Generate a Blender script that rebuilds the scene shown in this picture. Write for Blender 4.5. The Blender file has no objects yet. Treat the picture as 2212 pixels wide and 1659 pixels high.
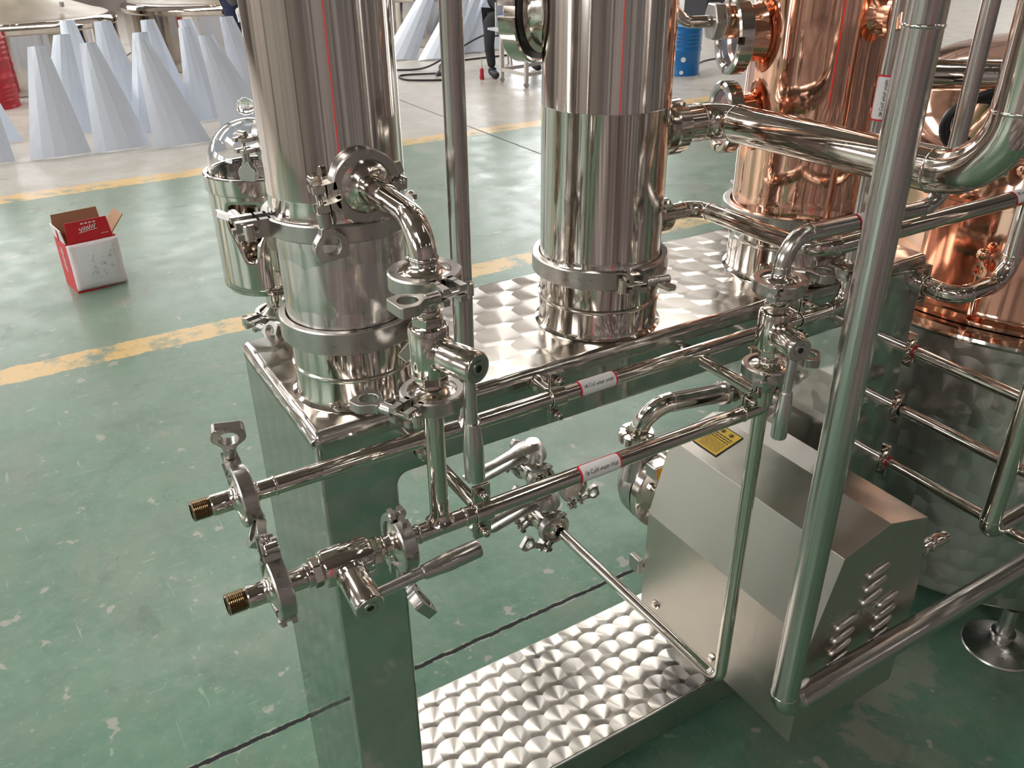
import bpy, bmesh, math, random
from mathutils import Vector, Matrix
random.seed(7)
PI = math.pi
SC = bpy.context.scene
COL = SC.collection
V = Vector

# ------------------------------------------------------------------ mesh builder
def frame(loc, z=(0, 0, 1), x=None):
    z = V(z).normalized()
    if x is None:
        x = V((1, 0, 0)) if abs(z.x) < .9 else V((0, 1, 0))
    x = V(x)
    x = (x - z * x.dot(z)).normalized()
    y = z.cross(x)
    m = Matrix((x, y, z)).transposed().to_4x4()
    m.translation = V(loc)
    return m
I4 = Matrix.Identity(4)

class MB:
    def __init__(s):
        s.v = []; s.f = []; s.uv = []
    def add(s, vs, fs, M=I4, uvs=None):
        o = len(s.v)
        s.v += [M @ V(p) for p in vs]
        for i, f in enumerate(fs):
            s.f.append([o + k for k in f])
            s.uv.append(uvs[i] if uvs else None)
        return s
    def lathe(s, prof, M=I4, n=40, a0=0, a1=2 * PI, closed=False, rref=None):
        full = abs(a1 - a0 - 2 * PI) < 1e-6
        cols = n if full else n + 1
        rr = rref or max(p[0] for p in prof)
        L = [0]
        for i in range(1, len(prof)):
            L.append(L[-1] + math.hypot(prof[i][0] - prof[i-1][0], prof[i][1] - prof[i-1][1]))
        vs = []; fs = []; uv = []
        for i in range(cols):
            a = a0 + (a1 - a0) * i / n
            for r, z in prof:
                vs.append((r * math.cos(a), r * math.sin(a), z))
        k = len(prof); m = k if closed else k - 1
        for i in range(n):
            j = (i + 1) % cols
            u0 = rr * (a0 + (a1 - a0) * i / n); u1 = rr * (a0 + (a1 - a0) * (i + 1) / n)
            for q in range(m):
                w = (q + 1) % k
                if prof[q][0] < 1e-9 and prof[w][0] < 1e-9: continue
                b = L[w] if w else L[-1] + .01
                fs.append([i * k + q, j * k + q, j * k + w, i * k + w])
                uv.append([(u0, L[q]), (u1, L[q]), (u1, b), (u0, b)])
        if closed and not full:
            fs.append([q for q in range(k)]); uv.append([(0, 0)] * k)
            fs.append([n * k + q for q in range(k)][::-1]); uv.append([(0, 0)] * k)
        return s.add(vs, fs, M, uv)
    def cyl(s, r, z0, z1, M=I4, n=32, ch=0.0):
        if ch:
            pr = [(0, z0), (r - ch, z0), (r, z0 + ch), (r, z1 - ch), (r - ch, z1), (0, z1)]
        else:
            pr = [(0, z0), (r, z0), (r, z1), (0, z1)]
        return s.lathe(pr, M, n)
    def box(s, c, d, M=I4):
        x, y, z = c; a, b, e = d[0] / 2, d[1] / 2, d[2] / 2
        vs = [(x + i * a, y + j * b, z + k * e) for i in (-1, 1) for j in (-1, 1) for k in (-1, 1)]
        fs = [(0, 1, 3, 2), (4, 6, 7, 5), (0, 4, 5, 1), (2, 3, 7, 6), (0, 2, 6, 4), (1, 5, 7, 3)]
        return s.add(vs, fs, M, [s.facuv(vs, f) for f in fs])
    @staticmethod
    def facuv(vs, f):
        p = [V(vs[i]) for i in f]
        n = (p[1] - p[0]).cross(p[2] - p[0])
        k = max(range(3), key=lambda i: abs(n[i]))
        return [((q[1], q[2]), (q[0], q[2]), (q[0], q[1]))[k] for q in p]
    def prism(s, out, z0, z1, M=I4):
        n = len(out)
        vs = [(p[0], p[1], z0) for p in out] + [(p[0], p[1], z1) for p in out]
        fs = [tuple(range(n))[::-1], tuple(range(n, 2 * n))]
        fs += [(i, (i + 1) % n, n + (i + 1) % n, n + i) for i in range(n)]
        return s.add(vs, fs, M, [s.facuv(vs, f) for f in fs])
    def ring_plate(s, outer, hole, z0, z1, M=I4):
        """plate with a hole: outer and hole are lists of equal length"""
        n = len(outer)
        vs = [(p[0], p[1], z) for z in (z0, z1) for q in (outer, hole) for p in q]
        fs = []
        for i in range(n):
            j = (i + 1) % n
            fs += [(n + i, n + j, j, i), (2 * n + i, 2 * n + j, 3 * n + j, 3 * n + i),
                   (i, j, 2 * n + j, 2 * n + i), (3 * n + i, 3 * n + j, n + j, n + i)]
        return s.add(vs, fs, M)
    def tube(s, path, r, n=20, caps=True, radii=None):
        P = [V(p) for p in path]
        m = len(P)
        T = []
        for i in range(m):
            a = P[min(i + 1, m - 1)] - P[max(i - 1, 0)]
            T.append(a.normalized())
        ref = V((0, 0, 1)) if abs(T[0].z) < .9 else V((1, 0, 0))
        x = (ref - T[0] * ref.dot(T[0])).normalized()
        vs = []; fs = []; uv = []; L = [0]
        for i in range(1, m): L.append(L[-1] + (P[i] - P[i - 1]).length)
        for i in range(m):
            if i:
                q = T[i - 1].rotation_difference(T[i]); x = q @ x
            y = T[i].cross(x)
            rr = radii[i] if radii else r
            vs += [P[i] + (x * math.cos(2 * PI * k / n) + y * math.sin(2 * PI * k / n)) * rr for k in range(n)]
        for i in range(m - 1):
            for k in range(n):
                l = (k + 1) % n
                fs.append((i * n + k, i * n + l, (i + 1) * n + l, (i + 1) * n + k))
                c = 2 * PI * r / n
                uv.append([(k * c, L[i]), ((k + 1) * c, L[i]), ((k + 1) * c, L[i + 1]), (k * c, L[i + 1])])
        if caps:
            fs.append(tuple(range(n))[::-1]); fs.append(tuple((m - 1) * n + k for k in range(n)))
            uv += [None, None]
        return s.add(vs, fs, I4, uv)
    def sphere(s, c, r, nu=20, nv=12, M=I4, sc=(1, 1, 1)):
        pr = [(r * math.sin(PI * i / nv), -r * math.cos(PI * i / nv)) for i in range(nv + 1)]
        pr[0] = (0, -r); pr[-1] = (0, r)
        return s.lathe(pr, M @ Matrix.Translation(c) @ Matrix.Diagonal((*sc, 1)), nu)

def bend(pts, r, seg=8):
    """polyline with rounded corners; r is one radius or a list for the inner corners"""
    P = [V(p) for p in pts]; out = [P[0]]
    for i in range(1, len(P) - 1):
        rr = r[i - 1] if isinstance(r, (list, tuple)) else r
        a = (P[i - 1] - P[i]).normalized(); b = (P[i + 1] - P[i]).normalized()
        ang = a.angle(b)
        if ang > PI - .01 or rr <= 0:
            out.append(P[i]); continue
        t = min(rr / math.tan(ang / 2), (P[i - 1] - P[i]).length * .95, (P[i + 1] - P[i]).length * .95)
        rr = t * math.tan(ang / 2)
        c = P[i] + (a + b).normalized() * (rr / math.sin(ang / 2))
        s0 = P[i] + a * t - c; s1 = P[i] + b * t - c
        th = s0.angle(s1); ax = s0.cross(s1).normalized()
        for k in range(seg + 1):
            out.append(c + Matrix.Rotation(th * k / seg, 3, ax) @ s0)
    out.append(P[-1])
    return out

# ------------------------------------------------------------------ objects
WORLD = {}
def wm(o):
    return WORLD.get(o.name, I4)
def build(name, mb, m, parent=None, world=True, smooth=35, bevel=0, label=None, sub=0, thick=0, segs=2):
    me = bpy.data.meshes.new(name)
    inv = wm(parent).inverted() if (parent and world) else I4
    me.from_pydata([tuple(inv @ p) for p in mb.v], [], mb.f)
    uvl = me.uv_layers.new(name='UVMap')
    for poly, u in zip(me.polygons, mb.uv):
        for k, li in enumerate(poly.loop_indices):
            uvl.data[li].uv = u[k] if u else (mb.v[mb.f[poly.index][k]].x, mb.v[mb.f[poly.index][k]].y)
    bm = bmesh.new(); bm.from_mesh(me)
    bmesh.ops.remove_doubles(bm, verts=bm.verts, dist=1e-6)
    bmesh.ops.recalc_face_normals(bm, faces=bm.faces)
    bm.to_mesh(me); bm.free()
    if smooth:
        for p in me.polygons: p.use_smooth = True
        me.set_sharp_from_angle(angle=math.radians(smooth))
    me.materials.append(m)
    o = bpy.data.objects.new(name, me); COL.objects.link(o)
    if parent:
        o.parent = parent
        WORLD[o.name] = wm(parent)
    if thick:
        d = o.modifiers.new('Solidify', 'SOLIDIFY'); d.thickness = thick; d.offset = 0
    if bevel:
        b = o.modifiers.new('Bevel', 'BEVEL'); b.width = bevel; b.segments = segs
        b.limit_method = 'ANGLE'; b.angle_limit = math.radians(40); b.harden_normals = False
    if sub:
        d = o.modifiers.new('Subdivision', 'SUBSURF'); d.levels = sub; d.render_levels = sub
    if label: o['label'] = label
    return o
def tag(o, label, cat, group=None):
    o['label'] = label; o['category'] = cat
    if group: o['group'] = group
    return o
def thing(name, label, cat, M=None, loc=None, group=None):
    o = bpy.data.objects.new(name, None); COL.objects.link(o)
    M = M if M is not None else Matrix.Translation(V(loc or (0, 0, 0)))
    o.matrix_world = M
    o.empty_display_size = .02
    WORLD[o.name] = M.copy()
    return tag(o, label, cat, group)
def struct(name, mb, m, **k):
    o = build(name, mb, m, **k); o['kind'] = 'structure'
    return o
def recenter(o):
    """put a one-mesh thing's origin at the middle of its base"""
    me = o.data
    xs = [v.co for v in me.vertices]
    c = V((sum(p.x for p in xs) / len(xs), sum(p.y for p in xs) / len(xs), min(p.z for p in xs)))
    me.transform(Matrix.Translation(-c)); o.location = c
    return o

# ------------------------------------------------------------------ materials
class NT:
    def __init__(s, name):
        s.m = bpy.data.materials.new(name); s.m.use_nodes = True
        s.t = s.m.node_tree
        for n in list(s.t.nodes): s.t.nodes.remove(n)
        s.o = s.n('ShaderNodeOutputMaterial')
    def n(s, ty, ins=None, **pr):
        x = s.t.nodes.new(ty)
        for k, v in pr.items(): setattr(x, k, v)
        for k, v in (ins or {}).items(): s.set(x.inputs[k], v)
        return x
    def set(s, sock, v):
        if isinstance(v, bpy.types.NodeSocket): s.t.links.new(v, sock)
        else: sock.default_value = v
    def math(s, op, a, b=None, c=None, clamp=False):
        x = s.n('ShaderNodeMath', operation=op, use_clamp=clamp)
        for i, v in enumerate((a, b, c)):
            if v is not None: s.set(x.inputs[i], v)
        return x.outputs[0]
    def vec(s, op, a, b=None, scale=None):
        x = s.n('ShaderNodeVectorMath', operation=op)
        s.set(x.inputs[0], a)
        if b is not None: s.set(x.inputs[1], b)
        if scale is not None: s.set(x.inputs['Scale'], scale)
        return x.outputs['Value'] if op in ('LENGTH', 'DOT_PRODUCT') else x.outputs[0]
    def mixc(s, f, a, b):
        x = s.n('ShaderNodeMix', data_type='RGBA')
        s.set(x.inputs[0], f); s.set(x.inputs[6], a); s.set(x.inputs[7], b)
        return x.outputs[2]
    def mixf(s, f, a, b):
        x = s.n('ShaderNodeMix', data_type='FLOAT')
        s.set(x.inputs[0], f); s.set(x.inputs[2], a); s.set(x.inputs[3], b)
        return x.outputs[0]
    def noise(s, co, scale, detail=4, rough=.55, dist=0):
        x = s.n('ShaderNodeTexNoise', {'Scale': scale, 'Detail': detail, 'Roughness': rough, 'Distortion': dist})
        if co is not None: s.set(x.inputs['Vector'], co)
        return x.outputs[0]
    def ramp(s, f, a, b, lo=0.0, hi=1.0):
        x = s.n('ShaderNodeMapRange', {'From Min': a, 'From Max': b, 'To Min': lo, 'To Max': hi}, clamp=True)
        s.set(x.inputs['Value'], f)
        return x.outputs[0]
    def bsdf(s, **k):
        b = s.n('ShaderNodeBsdfPrincipled')
        for q, v in k.items(): s.set(b.inputs[q.replace('_', ' ')], v)
        s.t.links.new(b.outputs[0], s.o.inputs[0])
        return b

def simple(name, col, rough=.5, metal=0.0, bump=0, bscale=50, **k):
    t = NT(name)
    b = t.bsdf(Base_Color=(*col, 1), Roughness=rough, Metallic=metal, **k)
    if bump:
        co = t.n('ShaderNodeTexCoord').outputs['Object']
        bp = t.n('ShaderNodeBump', {'Strength': bump, 'Distance': .002, 'Height': t.noise(co, bscale)})
        t.set(b.inputs['Normal'], bp.outputs[0])
    return t.m

def metal(name, col, rough, rvar=.04, rscale=30, stretch=(1, 1, 1), bump=0.0, bscale=12, bstretch=(1, 1, 1), bdist=.002):
    """polished metal with faint variation in gloss and a slight waviness"""
    t = NT(name)
    co = t.n('ShaderNodeTexCoord').outputs['Object']
    mp = t.n('ShaderNodeMapping', {'Scale': stretch}); t.set(mp.inputs[0], co)
    r = t.ramp(t.noise(mp.outputs[0], rscale, 5), .3, .7, rough - rvar, rough + rvar)
    b = t.bsdf(Base_Color=(*col, 1), Metallic=1.0, Roughness=r)
    if bump:
        mp2 = t.n('ShaderNodeMapping', {'Scale': bstretch}); t.set(mp2.inputs[0], co)
        bp = t.n('ShaderNodeBump', {'Strength': bump, 'Distance': bdist, 'Height': t.noise(mp2.outputs[0], bscale, 2, .4)})
        t.set(b.inputs['Normal'], bp.outputs[0])
    return t.m

def swirl(name, col, s=.046, p=.036, R=.031, rough=.32, aniso=.9, under=.12, mixw=.5, dish=.1):
    """engine-turned steel: overlapping discs of circular scratches"""
    t = NT(name)
    uv = t.n('ShaderNodeUVMap', uv_map='UVMap').outputs[0]
    sp = t.n('ShaderNodeSeparateXYZ'); t.set(sp.inputs[0], uv)
    u, v = sp.outputs[0], sp.outputs[1]
    j0 = t.math('CEIL', t.math('DIVIDE', t.math('SUBTRACT', v, R), p))
    du = dv = rnd = None
    for k in (2, 1, 0):
        j = t.math('ADD', j0, float(k))
        off = t.math('MULTIPLY', t.math('PINGPONG', j, 1.0), s * .5)
        i = t.math('ROUND', t.math('DIVIDE', t.math('SUBTRACT', u, off), s))
        a = t.math('SUBTRACT', u, t.math('ADD', t.math('MULTIPLY', i, s), off))
        b = t.math('SUBTRACT', v, t.math('MULTIPLY', j, p))
        h = t.math('FRACT', t.math('MULTIPLY', t.math('SINE', t.math('ADD', t.math('MULTIPLY', i, 12.9), t.math('MULTIPLY', j, 78.2))), 437.5))
        if du is None: du, dv, rnd = a, b, h
        else:
            d2 = t.math('ADD', t.math('MULTIPLY', a, a), t.math('MULTIPLY', b, b))
            ins = t.math('LESS_THAN', d2, R * R)
            du = t.mixf(ins, du, a); dv = t.mixf(ins, dv, b); rnd = t.mixf(ins, rnd, h)
    T = t.n('ShaderNodeTangent', direction_type='UV_MAP', uv_map='UVMap').outputs[0]
    Nn = t.n('ShaderNodeNewGeometry').outputs['Normal']
    B = t.vec('CROSS_PRODUCT', Nn, T)
    tg = t.vec('NORMALIZE', t.vec('ADD', t.vec('SCALE', T, scale=t.math('MULTIPLY', dv, -1.0)), t.vec('SCALE', B, scale=du)))
    rr = t.math('SQRT', t.math('ADD', t.math('MULTIPLY', du, du), t.math('MULTIPLY', dv, dv)))
    rad = t.vec('NORMALIZE', t.vec('ADD', t.vec('SCALE', T, scale=du), t.vec('SCALE', B, scale=dv)))
    N2 = t.vec('NORMALIZE', t.vec('ADD', Nn, t.vec('SCALE', rad, scale=t.ramp(rr, 0, R * .12, 0, dish))))
    wv = t.n('ShaderNodeTexNoise', {'Scale': 1400.0, 'Detail': 2.0}, noise_dimensions='1D'); t.set(wv.inputs['W'], t.math('ADD', rr, rnd))
    ro = t.math('ADD', t.math('MULTIPLY', wv.outputs[0], .012), rough - .006)
    a = t.n('ShaderNodeBsdfAnisotropic', {'Color': (*col, 1), 'Anisotropy': aniso}, distribution='GGX')
    t.set(a.inputs['Roughness'], ro); t.set(a.inputs['Tangent'], tg); t.set(a.inputs['Normal'], N2)
    b = t.n('ShaderNodeBsdfPrincipled', {'Base Color': (*col, 1), 'Metallic': 1.0, 'Roughness': under})
    mx = t.n('ShaderNodeMixShader', {'Fac': mixw})
    t.t.links.new(b.outputs[0], mx.inputs[1]); t.t.links.new(a.outputs[0], mx.inputs[2])
    t.t.links.new(mx.outputs[0], t.o.inputs[0])
    return t.m

STEEL = (.67, .62, .565)
M = {}
M['mirror'] = metal('polished_stainless', STEEL, .07, .03, 25, bump=.02, bscale=20)
M['tube'] = metal('polished_tube', STEEL, .085, .04, 40, (6, 6, .5))
def drawn():
    t = NT('drawn_tube')
    uv = t.n('ShaderNodeUVMap', uv_map='UVMap').outputs[0]
    mp = t.n('ShaderNodeMapping', {'Scale': (1, .006, 1)}); t.set(mp.inputs[0], uv)
    f = t.noise(mp.outputs[0], 420, 4, .6); g = t.noise(mp.outputs[0], 130, 3, .6)
    b = t.bsdf(Base_Color=t.mixc(t.ramp(f, .3, .7), (.50, .475, .45, 1), (.70, .675, .645, 1)), Metallic=1.0, Roughness=t.ramp(f, .3, .7, .14, .26))
    bp = t.n('ShaderNodeBump', {'Strength': .55, 'Distance': .0011, 'Height': t.math('ADD', g, t.math('MULTIPLY', f, .3))}); t.set(b.inputs['Normal'], bp.outputs[0])
    return t.m
M['brushtube'] = drawn()
M['cast'] = metal('cast_stainless', (.50, .475, .445), .31, .06, 60, bump=.05, bscale=160)
M['satin'] = metal('satin_stainless', (.60, .58, .555), .3, .05, 40, bump=.04, bscale=260)
M['column'] = metal('column_stainless', (.65, .605, .56), .1, .05, 9, (1, 1, .25), bump=.03, bscale=7, bstretch=(1, 1, .3))
M['swirl_col'] = swirl('swirled_column', (.64, .605, .575), s=.052, p=.06, R=.045, rough=.24, aniso=.5, under=.1, mixw=.65, dish=.10)
M['swirl_top'] = swirl('swirled_top', (.49, .462, .425), s=.064, p=.052, R=.045, rough=.20, aniso=.5, under=.14, mixw=.75, dish=.055)
M['swirl_tray'] = swirl('swirled_tray', (.54, .51, .47), s=.0475, p=.042, R=.0365, rough=.28, aniso=.5, under=.25, mixw=.97, dish=.16)
M['swirl_side'] = swirl('swirled_side', (.55, .55, .53), s=.06, p=.055, R=.045, rough=.24, aniso=.5, under=.06, mixw=.34, dish=.13)
M['swirl_pot'] = swirl('swirled_kettle', (.60, .575, .55), s=.062, p=.05, R=.042, rough=.28, aniso=.45, under=.2, mixw=.65, dish=.09)
M['cover'] = metal('beadblasted_steel', (.60, .56, .505), .36, .03, 40, bump=.03, bscale=420)
M['tanktop'] = metal('satin_dish', (.31, .27, .22), .46, .05, 6)
M['copper'] = metal('polished_copper', (.93, .56, .42), .07, .03, 14, bump=.05, bscale=9, bstretch=(1, 1, .22), bdist=.004)
M['copperd'] = metal('worn_copper', (.86, .47, .33), .14, .05, 20, bump=.25, bscale=16, bdist=.003)
M['brass'] = metal('brass_thread', (.36, .28, .185), .16, .05, 90)
M['black'] = simple('black_rubber', (.012, .012, .013), .45)
M['hole'] = simple('dark_hole', (.01, .01, .01), .8)
M['white'] = simple('white_plastic', (.8, .8, .8), .35)
M['red'] = simple('red_paint', (.42, .018, .03), .32, bump=.1, bscale=20)
M['blue'] = simple('blue_paint', (.01, .15, .42), .3)
M['paper'] = simple('label_paper', (.82, .81, .80), .55)
M['redink'] = simple('label_red', (.75, .03, .05), .5)
M['ink'] = simple('black_ink', (.015, .015, .018), .6)
M['yellow'] = simple('warning_yellow', (.78, .50, .03), .4)
M['orange'] = simple('orange_label', (.85, .35, .03), .5)
M['navy'] = simple('navy_cloth', (.012, .016, .05), .9, bump=.3, bscale=60)
M['greycloth'] = simple('grey_cloth', (.10, .09, .095), .9, bump=.3, bscale=60)
M['dark'] = simple('dark_cloth', (.02, .02, .024), .9, bump=.3, bscale=60)
M['glove'] = simple('white_glove', (.75, .74, .72), .85)
M['blueglove'] = simple('blue_glove', (.02, .09, .42), .6)
M['skin'] = simple('skin', (.55, .33, .24), .5)
M['hair'] = simple('black_hair', (.012, .011, .01), .6)
M['boot'] = simple('black_boot', (.015, .015, .02), .5)
M['cable'] = simple('black_cable', (.02, .02, .022), .5)
M['timber'] = simple('pale_metal_bar', (.55, .50, .45), .45, bump=.1, bscale=30)
M['greymetal'] = simple('grey_sheet', (.52, .54, .58), .4)
M['tie'] = simple('white_cable_tie', (.85, .85, .83), .4)
# ------------------------------------------------------------------ camera
CAM = V((-0.2332, -0.8463, 1.4966))
cam = bpy.data.cameras.new('camera'); cam.sensor_width = 36; cam.lens = 36 * 1846.37 / 2212
cam.clip_start = .02; cam.clip_end = 200
co_ = bpy.data.objects.new('camera', cam); COL.objects.link(co_)
mw = Matrix(((0.85567404, 0.25762402, -0.44883383), (-0.51742799, 0.40997303, -0.75112608), (-0.00949835, 0.87495827, 0.48410516))).to_4x4()
mw.translation = CAM
co_.matrix_world = mw
SC.camera = co_
SC.view_settings.view_transform = 'Standard'; SC.view_settings.look = 'None'
SC.view_settings.gamma = 1.0; SC.view_settings.use_curve_mapping = False
SC.view_settings.exposure = 0.65
SC.cycles.use_denoising = True; SC.cycles.denoising_input_passes = 'RGB_ALBEDO_NORMAL'; SC.cycles.denoising_prefilter = 'ACCURATE'
SC.cycles.max_bounces = 8; SC.cycles.diffuse_bounces = 3; SC.cycles.glossy_bounces = 6; SC.cycles.transmission_bounces = 7; SC.cycles.use_adaptive_sampling = True; SC.cycles.adaptive_threshold = .08; SC.cycles.adaptive_min_samples = 20; SC.cycles.transparent_max_bounces = 8
SC.cycles.sample_clamp_indirect = 6.0
SC.cycles.caustics_reflective = True; SC.cycles.blur_glossy = 1.0

# ------------------------------------------------------------------ the hall
def floor_material():
    t = NT('epoxy_floor')
    co = t.n('ShaderNodeTexCoord').outputs['Object']
    sp = t.n('ShaderNodeSeparateXYZ'); t.set(sp.inputs[0], co)
    x, y = sp.outputs[0], sp.outputs[1]
    big = t.noise(co, .9, 3); mid = t.noise(co, 4.5, 5, .6); fine = t.noise(co, 26, 6, .65)
    green = t.mixc(t.ramp(mid, .35, .68), (.058, .148, .094, 1), (.098, .205, .134, 1))
    green = t.mixc(t.math('MULTIPLY', t.ramp(fine, .42, .72), .45), green, (.17, .25, .185, 1))
    green = t.mixc(t.math('MULTIPLY', t.ramp(t.noise(co, 1.7, 6, .7, .8), .46, .66), .5), green, (.17, .18, .135, 1))
    green = t.mixc(t.math('MULTIPLY', t.ramp(t.noise(co, 60, 3, .6), .60, .72), .35), green, (.30, .35, .27, 1))
    # greyer paint beyond the first line, with floor glare put into the colour
    greyer = t.math('MULTIPLY', t.ramp(t.math('ADD', y, t.math('MULTIPLY', big, 1.6)), 1.2, 4.4), .62)
    green = t.mixc(greyer, green, (.245, .28, .23, 1))
    worn = t.math('MULTIPLY', t.ramp(t.noise(co, 2.6, 7, .68, .4), .59, .62), t.ramp(t.noise(co, .8, 2), .42, .6))
    green = t.mixc(t.math('MULTIPLY', worn, .75), green, (.27, .255, .21, 1))
    spots = t.ramp(t.noise(co, 13, 3, .5), .665, .69)
    green = t.mixc(t.math('MULTIPLY', spots, .7), green, (.33, .31, .27, 1))
    # long scratches
    for sc_, rot in (((7, .45, 1), .5), ((.5, 8, 1), .35), ((6, .35, 1), -1.0)):
        mp = t.n('ShaderNodeMapping', {'Scale': sc_, 'Rotation': (0, 0, rot)}); t.set(mp.inputs[0], co)
        s_ = t.ramp(t.noise(mp.outputs[0], 11, 4, .6, .5), .69, .71)
        green = t.mixc(t.math('MULTIPLY', s_, .30), green, (.46, .47, .40, 1))
    conc = t.mixc(t.ramp(mid, .3, .7), (.36, .335, .30, 1), (.46, .435, .40, 1))
    conc = t.mixc(t.math('MULTIPLY', t.ramp(fine, .5, .7), .3), conc, (.28, .26, .235, 1))
    edge = t.math('ADD', y, t.math('MULTIPLY', t.math('SUBTRACT', fine, .5), .03))
    base = t.mixc(t.math('GREATER_THAN', edge, 5.09), green, conc)
    # behind the photographer the paint ends; slab streaks are added for the columns' reflections
    mp = t.n('ShaderNodeMapping', {'Scale': (2.2, .35, 1)}); t.set(mp.inputs[0], co)
    st = t.noise(mp.outputs[0], 1.6, 5, .7)
    near = t.mixc(t.ramp(st, .40, .53), (.05, .04, .038, 1), t.mixc(t.ramp(st, .54, .62), (.22, .18, .17, 1), (.75, .71, .70, 1)))
    base = t.mixc(t.math('LESS_THAN', edge, -1.75), base, near)
    def band(c, lo, hi):
        e = t.math('ADD', c, t.math('MULTIPLY', t.math('SUBTRACT', t.noise(co, 18, 5, .6), .5), .05))
        return t.math('MULTIPLY', t.math('GREATER_THAN', e, lo), t.math('LESS_THAN', e, hi))
    yl = t.math('ADD', band(y, 2.455, 2.60), band(y, 4.99, 5.17))
    yl = t.math('MULTIPLY', yl, t.ramp(t.noise(co, 7, 6, .7), .36, .50))
    base = t.mixc(t.math('MULTIPLY', yl, .9), base, t.mixc(mid, (.56, .36, .13, 1), (.66, .45, .20, 1)))
    cr = t.math('ABSOLUTE', t.math('ADD', t.math('SUBTRACT', y, .456), t.math('MULTIPLY', t.math('SUBTRACT', t.noise(co, 30, 5, .7), .5), .016)))
    crack = t.math('LESS_THAN', cr, .0052)
    lip = t.math('LESS_THAN', cr, .010)
    base = t.mixc(t.math('MULTIPLY', lip, t.ramp(fine, .45, .6, 0, .5)), base, (.38, .36, .31, 1))
    j2 = t.math('ABSOLUTE', t.math('SUBTRACT', t.math('ADD', x, t.math('MULTIPLY', fine, .01)), 3.06))
    joint = t.math('LESS_THAN', j2, .009)
    dark = t.math('MAXIMUM', crack, t.math('MULTIPLY', joint, .7))
    base = t.mixc(dark, base, (.006, .005, .004, 1))
    scuff = t.math('MULTIPLY', t.ramp(t.noise(co, 3.3, 7, .72, 1.2), .60, .68), .4)
    base = t.mixc(scuff, base, (.06, .075, .06, 1))
    ro = t.math('ADD', t.ramp(t.noise(co, 6, 5, .6), .3, .7, .27, .42), t.math('ADD', t.math('MULTIPLY', worn, .15), t.math('MULTIPLY', dark, .4)))
    b = t.bsdf(Base_Color=base, Roughness=ro)
    t.set(b.inputs['Specular IOR Level'], .38)
    h = t.math('SUBTRACT', t.math('ADD', t.math('MULTIPLY', t.noise(co, 5, 4), .6), t.math('MULTIPLY', t.noise(co, 42, 3), .12)), t.math('MULTIPLY', dark, .8))
    bp = t.n('ShaderNodeBump', {'Strength': .22, 'Distance': .0022, 'Height': h}); t.set(b.inputs['Normal'], bp.outputs[0])
    return t.m
XL, XR, YN, YF, ZC = -13.0, 21.0, -13.0, 17.0, 7.5
mb = MB().box(((XL + XR) / 2, (YN + YF) / 2, -.1), (XR - XL, YF - YN, .2))
struct('floor', mb, floor_material(), smooth=0)

def wall_material(name, c0, c1):
    t = NT(name)
    co = t.n('ShaderNodeTexCoord').outputs['Object']
    mp = t.n('ShaderNodeMapping', {'Scale': (1, 1, .15)}); t.set(mp.inputs[0], co)
    f = t.ramp(t.noise(mp.outputs[0], 1.2, 3), .3, .7)
    t.bsdf(Base_Color=t.mixc(f, (*c0, 1), (*c1, 1)), Roughness=.7)
    return t.m
WM = wall_material('wall_panels', (.42, .38, .34), (.60, .56, .52))
WD = wall_material('wall_panels_dark', (.20, .175, .17), (.62, .57, .56))
CM = wall_material('ceiling_panels', (.22, .19, .165), (.34, .295, .26))
WF = wall_material('far_wall_panels', (.13, .11, .10), (.30, .265, .24))
def lit(name, col, s):
    t = NT(name)
    e = t.n('ShaderNodeEmission', {'Color': (*col, 1), 'Strength': s})
    t.t.links.new(e.outputs[0], t.o.inputs[0])
    return t.m
ADDED_LAMP = lit('added_lamp_lens', (1.0, .97, .92), 16.0)
ADDED_LAMP.cycles.emission_sampling = 'NONE'
PANE = simple('frosted_pane', (.75, .78, .8), .6)
def daylight(name, c, sx, sy, n, rad, col=(.93, .97, 1.0)):
    """daylight of a window or an added rooflight: a rectangular area light filling its opening; n is the way it shines"""
    L = bpy.data.lights.new(name, 'AREA'); L.shape = 'RECTANGLE'; L.size = sx; L.size_y = sy
    L.energy = rad * sx * sy * PI; L.color = col
    o = bpy.data.objects.new(name, L); COL.objects.link(o)
    z = -V(n).normalized(); up = V((0, 0, 1)) if abs(z.z) < .9 else V((0, 1, 0))
    x = up.cross(z).normalized(); y = z.cross(x)
    m = Matrix((x, y, z)).transposed().to_4x4(); m.translation = V(c); o.matrix_world = m
struct('ceiling', MB().box(((XL + XR) / 2, (YN + YF) / 2, ZC + .1), (XR - XL, YF - YN, .2)), CM, smooth=0)
struct('wall_left', MB().box((XL - .1, (YN + YF) / 2, ZC / 2), (.2, YF - YN, ZC)), WM, smooth=0)
struct('wall_right', MB().box((XR + .1, (YN + YF) / 2, ZC / 2), (.2, YF - YN, ZC)), WM, smooth=0)
struct('wall_far', MB().box(((XL + XR) / 2, YF + .1, ZC / 2), (XR - XL, .2, ZC)), WF, smooth=0)
struct('wall_near', MB().box(((XL + XR) / 2, YN - .1, ZC / 2), (XR - XL, .2, ZC)), WD, smooth=0)
nwin = [0]
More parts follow.
